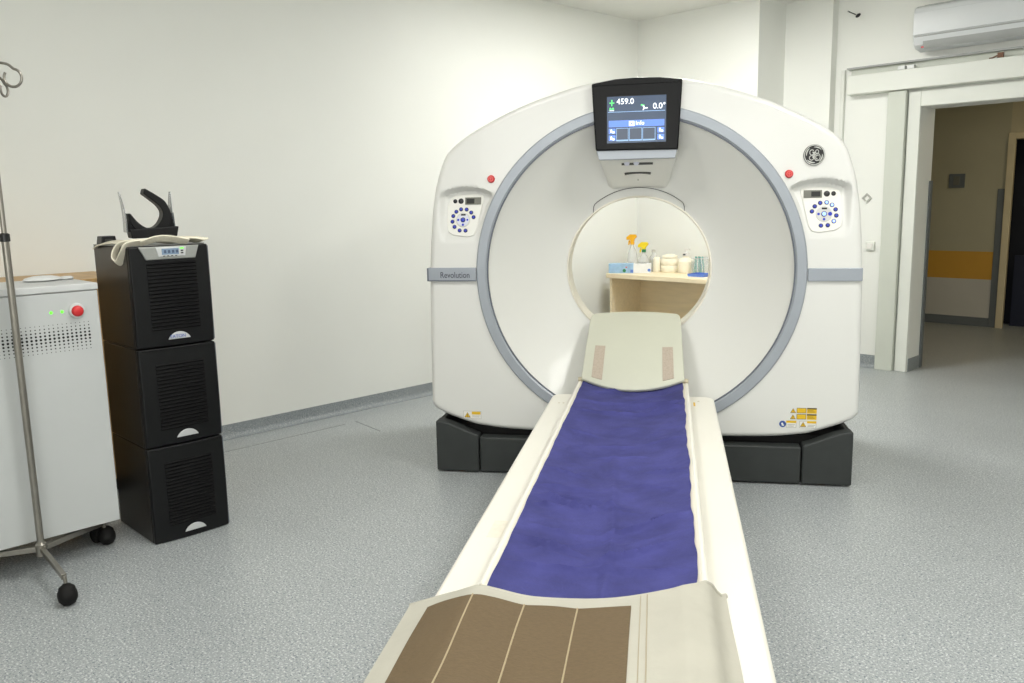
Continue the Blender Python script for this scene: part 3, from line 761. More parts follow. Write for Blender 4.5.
def ctop(i, j):
    x = -CW + 2 * CW * i / 24; y = -1.45 + (1.345 + 1.45) * j / 30
    return (x, y, cz_(x))
MB().slab(ctop, lambda i, j: (ctop(i, j)[0], ctop(i, j)[1], max(ZT + 0.001, ctop(i, j)[2] - 0.016)), 25, 31).build('cradle', 'cradle', t, smooth=50)
for sx in (-1, 1):
    MB().tube([(sx * CW, -0.845, cz_(CW) - 0.008), (sx * CW, 1.345, cz_(CW) - 0.008)], 0.009, 10).build('cradle_rail', 'table', t, smooth=60)
MB().box(0.276, 0.284, 1.10, 1.165, ZT, ZT + 0.001).build('yellow_mark', 'yellow', t)
for x, y in ((0.30, 1.19), (-0.32, 1.10), (-0.30, 1.10)):
    MB().lathe([(0, 0.0015), (0.004, 0.001), (0.005, 0)], c=(x, y, ZT), seg=12).build('screw_cap', 'lug', t, smooth=40)
MB().box(-0.322, -0.282, -0.46, -0.34, ZT, ZT + 0.0006).build('worn_label', 'worn', t)

# blue sheet
FR_ = random.Random(11)
FOLDS = [(-0.50, 0.25, 0.012, 0.008, 0.12, 0.13), (-0.58, 0.45, 0.010, 0.010, 0.17, 0.08), (-0.47, 0.05, 0.014, 0.005, -0.05, 0.2), (-0.64, 0.03, 0.010, 0.006, 0.0, 0.24),
         (-2.16, 0.02, 0.012, 0.007, 0.0, 0.25), (-2.05, 0.55, 0.012, 0.009, 0.08, 0.10), (-1.86, 0.7, 0.012, 0.009, 0.12, 0.12), (-2.03, -0.35, 0.014, 0.009, -0.15, 0.1),
         (-1.72, -0.5, 0.012, 0.010, -0.12, 0.07), (-1.60, 0.1, 0.014, 0.006, -0.15, 0.1), (-1.42, -0.25, 0.010, 0.006, 0.18, 0.07), (-1.45, -0.1, 0.010, 0.005, -0.17, 0.08)]
for _ in range(24):
    FOLDS.append((FR_.uniform(-2.1, -0.2), FR_.uniform(-0.6, 0.6), FR_.uniform(0.008, 0.016), FR_.uniform(0.002, 0.0048), FR_.uniform(-0.18, 0.18), FR_.uniform(0.05, 0.13)))
def sheet_top(i, j):
    u = -1 + 2 * i / 64; y = -2.36 + (-0.10 + 2.36) * j / 420
    wob = 0.002 * math.sin(y * 9 + 1) + 0.0018 * math.sin(y * 23) + 0.001 * math.sin(y * 51)
    f_edge = 1 - abs(u) ** 7; x = u * 0.233 + (wob if u > 0 else wob * 0.4) * abs(u)
    # folds
    f = 0.0022 * math.sin(14 * y + 5 * x + 2 * math.sin(6 * x)) + 0.0016 * math.sin(27 * y - 12 * x) + 0.002 * math.sin(40 * x + 6 * y) * (0.4 + 0.6 * math.sin(3 * y) ** 2)
    for yy, sl, wd, hgt, xc, xw in FOLDS:
        d = (y - yy - sl * (x - xc) - 0.008 * math.sin(8 * x + 40 * yy)) / (wd * 0.55)
        f += 2.4 * hgt * math.exp(-d * d) * math.exp(-((x - xc) / xw) ** 4)
    f += 0.008 * math.exp(-((x + 0.005 - 0.03 * math.sin(2.2 * y)) / 0.012) ** 2) * sstep(-0.9, -1.5, y)
    return Vector((x, y, cz_(x) + 0.005 + max(0.0, f * f_edge + 0.003)))
o = MB().slab(sheet_top, lambda i, j: sheet_top(i, j) - Vector((0, 0, 0.004)), 65, 421)
for i, p in enumerate(o.v): o.v[i] = (p[0] - 0, p[1], p[2])
sh = o.build('blue_sheet', 'sheet', None, off=(0, -1.2, 0.47), smooth=80, loc=G2W(TX, -1.2, 0.47), rot=(0, 0, ROT))
tag(sh, 'creased violet-blue sheet covering the middle of the patient table', 'sheet')

# tilted headrest panel
hp = thing('headrest_panel', 'curved pale sage headrest panel tilted up at the scanner end of the table', 'headrest', G2W(TX, -0.05, 0.48), ROT)
HO = Vector((0, -0.05, 0.48))
def hp_pt(u, s):
    hwid = 0.240 - 0.018 * s
    x = u * hwid
    by = -0.225 + 0.10 * u * u; ty = 0.215 - 0.012 * u * u
    z0 = cz_(0) + 0.018 + 0.030 * u * u; z1 = 0.796 - 0.012 * u * u - 0.0
    e = s
    y = by + (ty - by) * e
    z = z0 + (z1 - z0) * (e ** 0.92)
    z += 0.012 * math.sin(PI * s) * (1 - u * u)
    return Vector((x, y, z))
NU, NS = 33, 33
def hp_map(i, j):
    u = -1 + 2 * i / (NU - 1); s = j / (NS - 1)
    # rounded upper corners
    c = 0.10
    if s > 1 - c:
        k = (s - (1 - c)) / c
        u *= 1 - 0.07 * (1 - math.sqrt(max(0, 1 - k * k)))
    return hp_pt(u, s)
hn = Vector((0, -0.55, 0.83))
MB().slab(lambda i, j: hp_map(i, j) + hn * 0.006, lambda i, j: hp_map(i, j) - hn * 0.010, NU, NS).build('panel_shell', 'headpad', hp, off=HO, smooth=50, bevel=0.004)
for u0, u1, s0, s1 in ((-0.80, -0.585, 0.055, 0.47), (0.585, 0.80, 0.055, 0.46)):
    MB().slab(lambda i, j: hp_pt(u0 + (u1 - u0) * i / 6, s0 + (s1 - s0) * j / 10) + hn * 0.0085, lambda i, j: hp_pt(u0 + (u1 - u0) * i / 6, s0 + (s1 - s0) * j / 10) + hn * 0.0055, 7, 11).build('velcro_strip', 'velcro', hp, off=HO, smooth=60)
for sx in (-1, 1):
    k = MB(); k.lathe([(0, -0.012), (0.010, -0.012), (0.012, 0), (0.010, 0.012), (0, 0.012)], c=(sx * 0.246, -0.10, 0.513), seg=14, axis='x'); k.build('hinge_lug', 'lug', hp, off=HO, smooth=40)
    MB().prism([(-0.06, 0.5), (0.06, 0.5), (0.13, 0.70), (0.10, 0.70)], sx * 0.18 - 0.006, sx * 0.18 + 0.006, 'x').build('rib', 'headpad', hp, off=HO)

# positioning pad at the near end
PADX = [(-0.43, 0.444), (-0.385, 0.462), (-0.31, 0.492), (-0.265, 0.513), (-0.24, 0.5205), (-0.20, 0.515), (-0.12, 0.498), (-0.01, 0.489), (0.10, 0.498), (0.17, 0.513), (0.203, 0.5245), (0.232, 0.518), (0.256, 0.511), (0.276, 0.478), (0.288, 0.466), (0.31, 0.464)]
PZ = catmull([Vector((a, b, 0)) for a, b in PADX], 6); PZ = [(p.x, p.y) for p in PZ]
def pad_z(x, y): return interp(PZ, x) + 0.0025 * math.sin(9 * x + 7 * y) + 0.0015 * math.sin(31 * x - 12 * y) + 0.002 * math.sin(17 * y) + 0.004 * math.exp(-((y + 2.42 - 0.9 * (x - 0.2)) / 0.012) ** 2) * sstep(0.14, 0.2, x) * (1 - sstep(0.26, 0.28, x)) + 0.003 * math.exp(-((y + 2.52 + 0.5 * (x - 0.2)) / 0.014) ** 2) * sstep(0.12, 0.2, x) * (1 - sstep(0.26, 0.28, x))
PF = catmull([Vector((a, b, 0)) for a, b in ((-0.42, -2.31), (-0.33, -2.315), (-0.24, -2.345), (-0.08, -2.33), (0.095, -2.29), (0.17, -2.285), (0.205, -2.282), (0.25, -2.235), (0.30, -2.19))], 5); PF = [(p.x, p.y) for p in PF]
def pad_far(x): return interp(PF, x)
def pad_xy(u, v):
    x = -0.415 + 0.712 * u; f = pad_far(x)
    y = f + (-2.93 - f) * v
    return x + (0.02 * v if u > 0.5 else 0.018 * v) * abs(2 * u - 1), y
pad = thing('positioning_pad', 'grey cloth pad with a brown quilted panel draped over the near end of the table', 'pad', G2W(TX, -2.6, 0.46), ROT)
PO = Vector((0, -2.6, 0.46))
def padp(u, v, dz):
    x, y = pad_xy(u, v); return Vector((x, y, pad_z(x, y) + dz))
MB().slab(lambda i, j: padp(i / 60, j / 40, 0.004), lambda i, j: padp(i / 60, j / 40, -0.007), 61, 41).build('cloth_cover', 'padcloth', pad, off=PO, smooth=60)
u0, u1, v0 = 0.078, 0.708, 0.082
def brw(i, j): return padp(u0 + (u1 - u0) * i / 48, v0 + (1 - v0) * 0.93 * j / 30, 0.0065 + 0.003 * math.sin(PI * ((i / 12) % 1)))
MB().slab(brw, lambda i, j: brw(i, j) - Vector((0, 0, 0.005)), 49, 31).build('brown_panel', 'padbrown', pad, off=PO, smooth=60)
for q in (1, 2, 3):
    MB().tube([brw(12 * q, j) + Vector((0, 0, 0.0006)) for j in range(31)], 0.0019, 8).build('seam_piping', 'piping', pad, off=PO, smooth=60)
k = MB(); k.tube([padp(0.755 - 0.0 * j, 0.01 + 0.97 * j / 30, 0.0046) for j in range(31)], 0.0016, 6); k.tube([padp(0.735, 0.01 + 0.97 * j / 30, 0.0046) for j in range(31)], 0.0012, 6)
k.build('stitch_line', 'stitch', pad, off=PO, smooth=60)
MB().tube([padp(i / 60, 0.0, -0.001) for i in range(61)], 0.0065, 8).build('edge_binding', 'padcloth', pad, off=PO, smooth=60)

# ------------------------------------------------------------------ UPS tower
UX0, UX1, UY0, UY1 = -3.765, -3.366, 1.214, 1.531
UH = 0.4055
def ups(z0, top, label):
    name = 'ups_unit' if top else 'battery_cabinet'
    u = thing(name, label, 'power supply', ((UX0 + UX1) / 2, (UY0 + UY1) / 2, z0), 0, None if top else 'stacked battery cabinets')
    cx, cy = (UX1 - UX0) / 2, (UY1 - UY0) / 2
    MB().box(-cx, cx - 0.035, -cy, cy, 0.001, UH - 0.001).build('case', 'upsside', u, bevel=0.004)
    # bulged front bezel
    h0, h1 = 0.002, UH - 0.003
    def bz(i, j):
        y = -cy + 2 * cy * i / 16; z = h0 + (h1 - h0) * j / 16
        return (cx - 0.012 + 0.012 * (1 - (y / cy) ** 2) * 0.8 + 0.006 * math.sin(PI * j / 16), y, z)
    MB().slab(bz, lambda i, j: (cx - 0.034, bz(i, j)[1], bz(i, j)[2]), 17, 17).build('front_bezel', 'ups', u, smooth=40, bevel=0.005)
    lv = MB(); n = 19; za, zb = 0.075, (0.335 if top else 0.335)
    yw = 0.098
    for q in range(n):
        z = za + (zb - za) * q / (n - 1)
        def sl(i, j, z=z):
            y = -yw + 2 * yw * i / 10
            bx = cx + 0.006 * math.sin(PI * (z - h0) / (h1 - h0)) - 0.012 + 0.0096 * (1 - (y / cy) ** 2)
            return (bx + (0.0055 if j else 0.0005), y, z + (0.0055 if j == 0 else -0.001) + 0.006 * (y / cy) ** 2 * -0.5)
        lv.slab(sl, lambda i, j, sl=sl: (sl(i, j)[0] - 0.003, sl(i, j)[1], sl(i, j)[2] - 0.004), 11, 2)
    lv.build('louvre_panel', 'upslouv', u, smooth=40)
    # crescent badge
    bd = MB(); pts = []
    for q in range(13):
        a = PI * (0.12 + 0.76 * q / 12); pts.append((0.045 * math.cos(a) / math.cos(PI * 0.12), 0.012 + 0.03 * (math.sin(a) - math.sin(PI * 0.12)) / (1 - math.sin(PI * 0.12)) * 0.95))
    bd.prism([(y + 0.005, z + 0.018) for y, z in pts], cx + 0.003, cx + 0.0085, 'x')
    b_ = bd.build('badge', 'badge', u, bevel=0.0015)
    if top:
        text('badge_lettering', 'EATON', 0.019, 'badgeblue', b_, (cx + 0.009, -0.002, 0.040), FX, 0.0006)
        tp = MB(); tp.prism([(-0.125, h1 - 0.001), (0.115, h1 - 0.001), (0.098, h1 - 0.052), (-0.10, h1 - 0.052)], cx - 0.004, cx + 0.0045, 'x')
        dp = tp.build('display_panel', 'upssilver', u, bevel=0.003)
        MB().prism([(-0.06, h1 - 0.004), (0.062, h1 - 0.004), (0.056, h1 - 0.042), (-0.052, h1 - 0.042)], cx + 0.003, cx + 0.0075, 'x').build('display_frame', 'badge', dp, bevel=0.002)
        lc = MB().use('lcd').box(cx + 0.006, cx + 0.0085, -0.038, 0.030, h1 - 0.034, h1 - 0.010)
        lc.use('lcdink')
        for q in range(4): lc.box(cx + 0.006, cx + 0.0088, -0.03 + q * 0.016, -0.020 + q * 0.016, h1 - 0.028, h1 - 0.016)
        lc.build('lcd_window', None, dp)
        kk = MB().use('led').box(cx + 0.006, cx + 0.009, 0.036, 0.05, h1 - 0.013, h1 - 0.008)
        kk.use('black')
        for q in range(2): kk.box(cx + 0.006, cx + 0.0088, 0.038, 0.048, h1 - 0.023 - q * 0.009, h1 - 0.018 - q * 0.009)
        for q in range(4): kk.box(cx + 0.006, cx + 0.0088, -0.034 + q * 0.016, -0.026 + q * 0.016, h1 - 0.0405, h1 - 0.0375)
        kk.build('keys', None, dp)
        MB().box(-cx, cx - 0.04, -cy, cy, UH - 0.001, UH + 0.0015).build('lid', 'upssilver', u)
    else:
        MB().tube([(cx - 0.010 + 0.008 * (1 - (-1 + q / 6) ** 2), -cy * 0.93 + 2 * cy * 0.93 * q / 12, h1 - 0.004) for q in range(13)], 0.004, 6).build('top_lip', 'ups', u, smooth=60)
    MB().box(cx - 0.034, cx - 0.012, cy - 0.002, cy + 0.0015, 0.01, UH - 0.01).build('side_clip', 'edge', u)
ups(0.0, False, 'black louvred battery cabinet standing on the floor at the bottom of the stack')
ups(UH, False, 'black louvred battery cabinet in the middle of the stack')
ups(2 * UH, True, 'black power supply unit with silver display panel topping the stack of cabinets')
UT = 3 * UH + 0.0015

# small black box on the tower
bb = thing('power_adapter', 'small black box at the back left corner on top of the black tower', 'box', (-3.715, 1.252, UT))
MB().prism([(-0.032, 0), (0.032, 0), (0.027, 0.034), (-0.026, 0.034)], -0.03, 0.03, 'x').build('casing', 'black', bb, bevel=0.003)
MB().box(0.03, 0.0312, -0.016, 0.016, 0.01, 0.022).build('recess', 'slot', bb)

# cream straps under the head holder
def ribbon(path, wvec, th, name, parent, off):
    m = MB(); m.strip(catmull([Vector(p) for p in path], 6), wvec, (0, 0, 1), th); return m.build(name, 'cloth', parent, off=off, smooth=60)
st = thing('fabric_strap', 'crumpled cream fabric straps lying under the black head holder and hanging off the tower corner', 'strap', (-3.46, 1.36, UT))
SO = Vector((-3.46, 1.36, UT))
def band(path, half, axis, th, name):
    """flat strap: path points, half width, width axis and thickness axis"""
    pp = catmull([Vector(p) for p in path], 7); ax_ = Vector(axis)
    m = MB(); n = len(pp)
    def fr(i):
        t_ = (pp[min(i + 1, n - 1)] - pp[max(i - 1, 0)]).normalized()
        w_ = (ax_ - t_ * ax_.dot(t_)).normalized(); return w_, t_.cross(w_)
    def P(i, j, sgn):
        w_, n_ = fr(i); return pp[i] + w_ * half * (j - 1) + n_ * sgn * th / 2
    m.slab(lambda i, j: P(i, j, 1), lambda i, j: P(i, j, -1), n, 3)
    return m.build(name, 'cloth', st, off=SO, smooth=60)
band([(-3.44, 1.25, UT + 0.004), (-3.44, 1.29, UT + 0.013), (-3.43, 1.34, UT + 0.020), (-3.43, 1.40, UT + 0.010), (-3.42, 1.47, UT + 0.016), (-3.43, 1.52, UT + 0.008), (-3.45, 1.54, UT + 0.006)], 0.03, (1, 0, 0.25), 0.006, 'long_strap')
band([(-3.40, 1.27, UT + 0.006), (-3.395, 1.33, UT + 0.024), (-3.395, 1.39, UT + 0.022), (-3.40, 1.46, UT + 0.006)], 0.016, (0.7, 0, 0.7), 0.005, 'cross_strap')
band([(-3.42, 1.30, UT + 0.014), (-3.44, 1.25, UT + 0.014), (-3.46, 1.215, UT + 0.004), (-3.47, 1.196, UT - 0.022), (-3.465, 1.187, UT - 0.052), (-3.45, 1.197, UT - 0.066), (-3.43, 1.2, UT - 0.05), (-3.41, 1.204, UT - 0.024), (-3.40, 1.22, UT + 0.005), (-3.40, 1.27, UT + 0.012)], 0.016, (0.55, -0.5, 0.45), 0.005, 'hanging_loop')
band([(-3.72, 1.212, UT - 0.012), (-3.66, 1.215, UT + 0.004), (-3.58, 1.23, UT + 0.012), (-3.50, 1.255, UT + 0.012), (-3.45, 1.29, UT + 0.016)], 0.018, (0, 1, 0.3), 0.005, 'loose_tail')
band([(-3.70, 1.40, UT + 0.004), (-3.62, 1.46, UT + 0.016), (-3.52, 1.52, UT + 0.018), (-3.44, 1.55, UT + 0.010)], 0.02, (0, 1, 0.2), 0.005, 'crumpled_end')

# black head holder
hh = thing('head_holder', 'black curved head holder with clear side wings on top of the black tower', 'head holder', (-3.50, 1.36, UT + 0.02))
HHO = Vector((-3.50, 1.36, UT + 0.02))
hh.rotation_euler = (0, 0, math.radians(-13)); hh.scale = (1, 0.92, 1)
zb = UT + 0.026
hx0, hx1 = -3.56, -3.44
m = MB(); m.prism([(1.268, zb), (1.452, zb + 0.004), (1.462, zb + 0.044), (1.262, zb + 0.036)], hx0, hx1, 'x'); m.build('tray', 'foam', hh, off=HHO, bevel=0.004)
outer = catmull([Vector((0, *p)) for p in [(1.262, 1.343), (1.272, 1.30), (1.30, 1.268), (1.345, 1.262), (1.39, 1.264), (1.425, 1.29), (1.437, 1.335), (1.418, 1.385), (1.385, 1.412), (1.337, 1.441)]], 5)
inner = catmull([Vector((0, *p)) for p in [(1.272, 1.343), (1.295, 1.312), (1.322, 1.290), (1.35, 1.282), (1.378, 1.295), (1.398, 1.322), (1.402, 1.348), (1.388, 1.372), (1.365, 1.392), (1.330, 1.420)]], 5)
n = len(outer)
m = MB()
def hb(i, j):
    p = outer[i] if j in (0, 1) else inner[i]
    return (hx0 + 0.012 if j in (0, 3) else hx1 - 0.012, p.y, p.z)
b0 = m.add([hb(i, j) for i in range(n) for j in range(4)])
for i in range(n - 1):
    for j in range(4):
        l = (j + 1) % 4; m.face((b0 + i * 4 + j, b0 + i * 4 + l, b0 + (i + 1) * 4 + l, b0 + (i + 1) * 4 + j))
m.face([b0 + k for k in range(4)]); m.face([b0 + (n - 1) * 4 + k for k in (3, 2, 1, 0)])
m.build('curved_band', 'foam', hh, off=HHO, smooth=40, bevel=0.003)
for side in (-1, 1):
    ya, yb = ((1.252, 1.238) if side < 0 else (1.450, 1.446))
    def wg(i, j):
        t_ = j / 10; wd = 0.05 * (1 - t_ ** 2 * 0.75)
        return Vector((-3.50 + wd * (-1 + 2 * i / 6), ya + (yb - ya) * t_ - 0.012 * side * math.sin(PI * t_) * 0.5, 1.268 + 0.16 * t_ - 0.0))
    o = MB().slab(lambda i, j: wg(i, j) + Vector((0, 0.002, 0)), lambda i, j: wg(i, j) - Vector((0, 0.002, 0)), 7, 11).build('side_wing', 'clear', hh, off=HHO, smooth=60)
    o['label'] = 'clear plastic wing'
# cushion webs between band and wings
for cp_ in ([(1.258, 1.27), (1.266, 1.34), (1.29, 1.30), (1.33, 1.27)], [(1.39, 1.27), (1.43, 1.31), (1.448, 1.345), (1.453, 1.27)]):
    MB().prism(cp_, hx0 + 0.02, hx1 - 0.02, 'x').build('side_cushion', 'foam', hh, off=HHO, bevel=0.003)

# ------------------------------------------------------------------ light grey cabinet
KX1, KX0, KY1, KY0, KZ0, KZ1 = -3.435, -3.80, 1.107, 0.36, 0.128, 1.085
c = thing('power_cabinet', 'light grey metal cabinet with red stop button and perforated front on casters', 'cabinet', ((KX0 + KX1) / 2, (KY0 + KY1) / 2, 0))
CO = Vector(((KX0 + KX1) / 2, (KY0 + KY1) / 2, 0))
MB().box(KX0, KX1 - 0.004, KY0, KY1, KZ0, KZ1 - 0.028).build('body', 'cab', c, off=CO, bevel=0.004)
MB().box(KX1 - 0.004, KX1, KY0 + 0.002, KY1 - 0.002, KZ0 + 0.002, KZ1 - 0.03).build('front_panel', 'cab', c, off=CO, bevel=0.0015)
MB().box(KX0 - 0.002, KX1 + 0.003, KY0 - 0.002, KY1 + 0.002, KZ1 - 0.0265, KZ1).build('lid', 'cabtop', c, off=CO, bevel=0.004)
m = MB()
for r in range(9):
    rad = [0.0016, 0.0024, 0.0032, 0.0040, 0.0046, 0.0040, 0.0032, 0.0026, 0.0018][r]
    for q in range(44):
        y = 1.062 - q * 0.0155
        m.lathe([(0, 0.0008), (rad, 0.0008), (rad, 0)], c=(KX1, y, 0.939 - r * 0.0128), seg=8, axis='x')
m.build('vent_holes', 'hole', c, off=CO)
bt = MB(); bt.use('cabtop').lathe([(0.021, 0.012), (0.027, 0.010), (0.030, 0.0)], c=(KX1, 1.024, 0.984), seg=28, axis='x'); bt.use('red').lathe([(0, 0.026), (0.014, 0.025), (0.020, 0.020), (0.022, 0.006)], c=(KX1, 1.024, 0.984), seg=28, axis='x')
bt.build('stop_button', None, c, off=CO, smooth=50)['label'] = 'red stop button'
for y in (0.936, 0.974):
    MB().lathe([(0, 0.005), (0.004, 0.004), (0.006, 0.0)], c=(KX1, y, 0.985), seg=14, axis='x').build('indicator_led', 'led', c, off=CO, smooth=50)
MB().box(KX0 + 0.03, KX1 - 0.20, KY0 + 0.03, KY1 - 0.03, KZ0 - 0.06, KZ0).build('underframe', 'black', c, off=CO)
def caster(parent, x, y, off, r=0.036, h=0.083, yaw=0.0, name='caster'):
    m = MB(); m.lathe([(0, -0.016), (r * .8, -0.016), (r, -0.009), (r, 0.009), (r * .8, 0.016), (0, 0.016)], c=(x, y, r), seg=20, axis='y')
    m.tube([(x, y, r), (x - 0.012, y, h)], 0.009, 8); m.box(x - 0.026, x + 0.02, y - 0.02, y + 0.02, r + 0.012, r + 0.032)
    return m.build(name, 'rubber', parent, off=off, smooth=40)
for x in (KX1 - 0.16, KX0 + 0.06):
    for y in (KY0 + 0.08, KY1 - 0.05): caster(c, x, y, CO, 0.043, 0.13)
# pale plastic piece on the cabinet
pm = thing('plastic_dish', 'flat pale plastic dish with a short rounded grip on the grey cabinet', 'dish', (-3.70, 0.99, KZ1))
m = MB(); m.lathe([(0, 0.0), (0.045, 0.0), (0.062, 0.006), (0.055, 0.014), (0.03, 0.021), (0, 0.023)], seg=28); m.v = [(a * 0.8, b * 1.15, z) for a, b, z in m.v]; m.build('dish', 'mouse', pm, smooth=60)
m = MB(); m.lathe([(0, 0.0), (0.022, 0.0), (0.028, 0.006), (0.02, 0.013), (0, 0.015)], seg=20, c=(0.0, 0.088, 0)); m.box(-0.008, 0.008, 0.05, 0.08, 0.002, 0.009); m.build('grip', 'mouse', pm, smooth=60)

# wooden sideboard behind
sb = thing('wooden_sideboard', 'honey brown wooden sideboard against the left wall behind the cabinets', 'sideboard', (-4.42, 0.85, 0))
MB().box(-0.265, 0.245, -0.65, 0.65, 1.015, 1.045).build('top_board', 'wood', sb, bevel=0.003)
MB().box(-0.25, 0.21, -0.63, 0.63, 0.06, 1.014).build('carcass', 'wood', sb)
for y0_, y1_ in ((-0.62, -0.005), (0.005, 0.62)):
    d = MB().box(0.211, 0.229, y0_, y1_, 0.09, 1.0).build('door', 'wood', sb, bevel=0.002)
    yy = -0.05 if y0_ < -0.1 else 0.05
    MB().lathe([(0, 0.022), (0.010, 0.02), (0.006, 0.008), (0.006, 0.0)], c=(0.229, yy, 0.62), seg=14, axis='x').build('knob', 'steel', d, smooth=50)
MB().box(-0.24, 0.19, -0.6, 0.6, 0, 0.06).build('plinth', 'black', sb)

# ------------------------------------------------------------------ IV stand
IX, IY = -3.392, 0.803
iv = thing('iv_stand', 'steel infusion stand on black casters at the left edge in front of the grey cabinet', 'IV stand', (IX, IY, 0))
MB().tube([(0, 0, 0.095), (0, 0, 1.27)], 0.0125, 16).build('pole', 'steel', iv, smooth=60)
MB().tube([(0, 0, 1.24), (0, 0, 1.93)], 0.0085, 14).build('upper_pole', 'steel', iv, smooth=60)
MB().lathe([(0.0125, 1.255), (0.0165, 1.257), (0.0165, 1.282), (0.0095, 1.286)], seg=18).build('collar', 'black', iv, smooth=40)
MB().lathe([(0, 0.085), (0.02, 0.088), (0.02, 0.13), (0.013, 0.138)], seg=18).build('hub', 'steel', iv, smooth=40)
for k_, a in enumerate((-2, 118, 240)):
    a = math.radians(a); d = Vector((math.cos(a), math.sin(a), 0)); e = 0.315
    n_ = Vector((-d.y, d.x, 0))
    m = MB(); pth = [d * 0.012 + Vector((0, 0, 0.112)), d * 0.14 + Vector((0, 0, 0.108)), d * (e - 0.02) + Vector((0, 0, 0.098))]
    m.slab(lambda i, j: pth[i] + n_ * 0.009 * (1 if j else -1) + Vector((0, 0, 0.010)), lambda i, j: pth[i] + n_ * 0.009 * (1 if j else -1) - Vector((0, 0, 0.010)), 3, 2)
    m.tube([d * (e - 0.012) + Vector((0, 0, 0.104)), d * (e - 0.006) + Vector((0, 0, 0.062))], 0.007, 8)
    lg_ = m.build('leg', 'steel', iv, bevel=0.002)
    m = MB(); q = d * e
    m.lathe([(0, -0.03), (0.018, -0.029), (0.032, -0.018), (0.036, 0.0), (0.032, 0.018), (0.018, 0.029), (0, 0.03)], c=(q.x, q.y, 0.036), seg=22, axis='y')
    m.lathe([(0.030, 0.048), (0.026, 0.066), (0.012, 0.078), (0, 0.08)], c=(q.x, q.y, 0.0), seg=18)
    m.build('caster', 'rubber', lg_, smooth=50)
cr = Vector((0.697, 0.717, 0.0))
for sgn, zz, ln in ((1, 1.845, 0.092), (-1, 1.83, 0.10)):
    p0 = Vector((0, 0, zz - 0.02)); c0 = cr * sgn * ln + Vector((0, 0, zz - 0.034))
    pts = [p0, cr * sgn * 0.03 + Vector((0, 0, zz + 0.014)), cr * sgn * 0.075 + Vector((0, 0, zz + 0.012))]
    pts += [c0 + (cr * sgn * math.sin(a) + Vector((0, 0, math.cos(a)))) * 0.030 for a in [0.15 + 5.2 * i / 16 for i in range(17)]]
    MB().tube(catmull(pts, 3), 0.0045, 8).build('hook', 'steel', iv, smooth=60)
pv = Vector((-0.717, 0.697, 0))
for sgn in (1, -1):
    pts = [Vector((0, 0, 1.80)), pv * sgn * 0.05 + Vector((0, 0, 1.83)), pv * sgn * 0.09 + Vector((0, 0, 1.82))] + [pv * sgn * 0.10 + Vector((0, 0, 1.785)) + (pv * sgn * math.sin(a) + Vector((0, 0, math.cos(a)))) * 0.022 for a in [0.3 + 5 * i / 14 for i in range(15)]]
    MB().tube(catmull(pts, 3), 0.0045, 8).build('hook', 'steel', iv, smooth=60)

# ------------------------------------------------------------------ desk seen through the bore
dk = thing('birch_desk', 'pale birch desk unit in the far corner seen through the scanner bore', 'desk', (-4.10, 5.89, 0))
DO = Vector((-4.10, 5.89, 0))
DX0, DX1, DY0, DY1, DZ = -4.541, -3.56, 5.50, 6.06, 0.747
MB().box(DX0, DX1, DY0, DY1, DZ - 0.038, DZ).build('desk_top', 'birch', dk, off=DO, bevel=0.004)
for x in (DX0 + 0.015, DX1 - 0.035): MB().box(x, x + 0.02, DY0 + 0.03, DY1 - 0.012, 0, DZ - 0.038).build('side_panel', 'birch', dk, off=DO, bevel=0.002)
MB().box(DX0 + 0.035, DX1 - 0.035, DY1 - 0.13, DY1 - 0.112, 0.05, DZ - 0.038).build('back_panel', 'birch', dk, off=DO)
MB().box(DX0 + 0.036, DX1 - 0.036, DY0 + 0.05, DY1 - 0.13, 0.16, 0.18).build('shelf', 'birch', dk, off=DO)
# carton
bx = thing('glove_carton', 'pale blue and white printed carton on the left end of the birch desk', 'carton', (-4.40, 5.66, DZ), math.radians(34.8))
m = MB(); m.use('boxblue').box(-0.185, 0.02, -0.045, 0.045, 0, 0.08); m.use('boxwhite').box(0.0202, 0.165, -0.045, 0.045, 0, 0.08); m.build('carton_body', None, bx, bevel=0.002)
m = MB(); m.use('green').lathe([(0, -0.0008), (0.014, -0.0008), (0.014, 0)], c=(-0.055, -0.0455, 0.022), seg=14, axis='y'); m.use('trayblue').box(-0.005, 0.019, -0.0462, -0.045, 0.005, 0.03); m.use('trayblue').lathe([(0, -0.0008), (0.013, -0.0008), (0.013, 0)], c=(0.15, -0.0455, 0.025), seg=14, axis='y'); m.use('redrim').box(-0.045, -0.03, -0.046, -0.045, 0.045, 0.055)
m.build('printed_marks', None, bx)
m = MB().use('slot').prism(rrect(0.03, 0.13, -0.018, 0.018, 0.016), 0.08, 0.0812, 'z'); m.build('slot', None, bx)
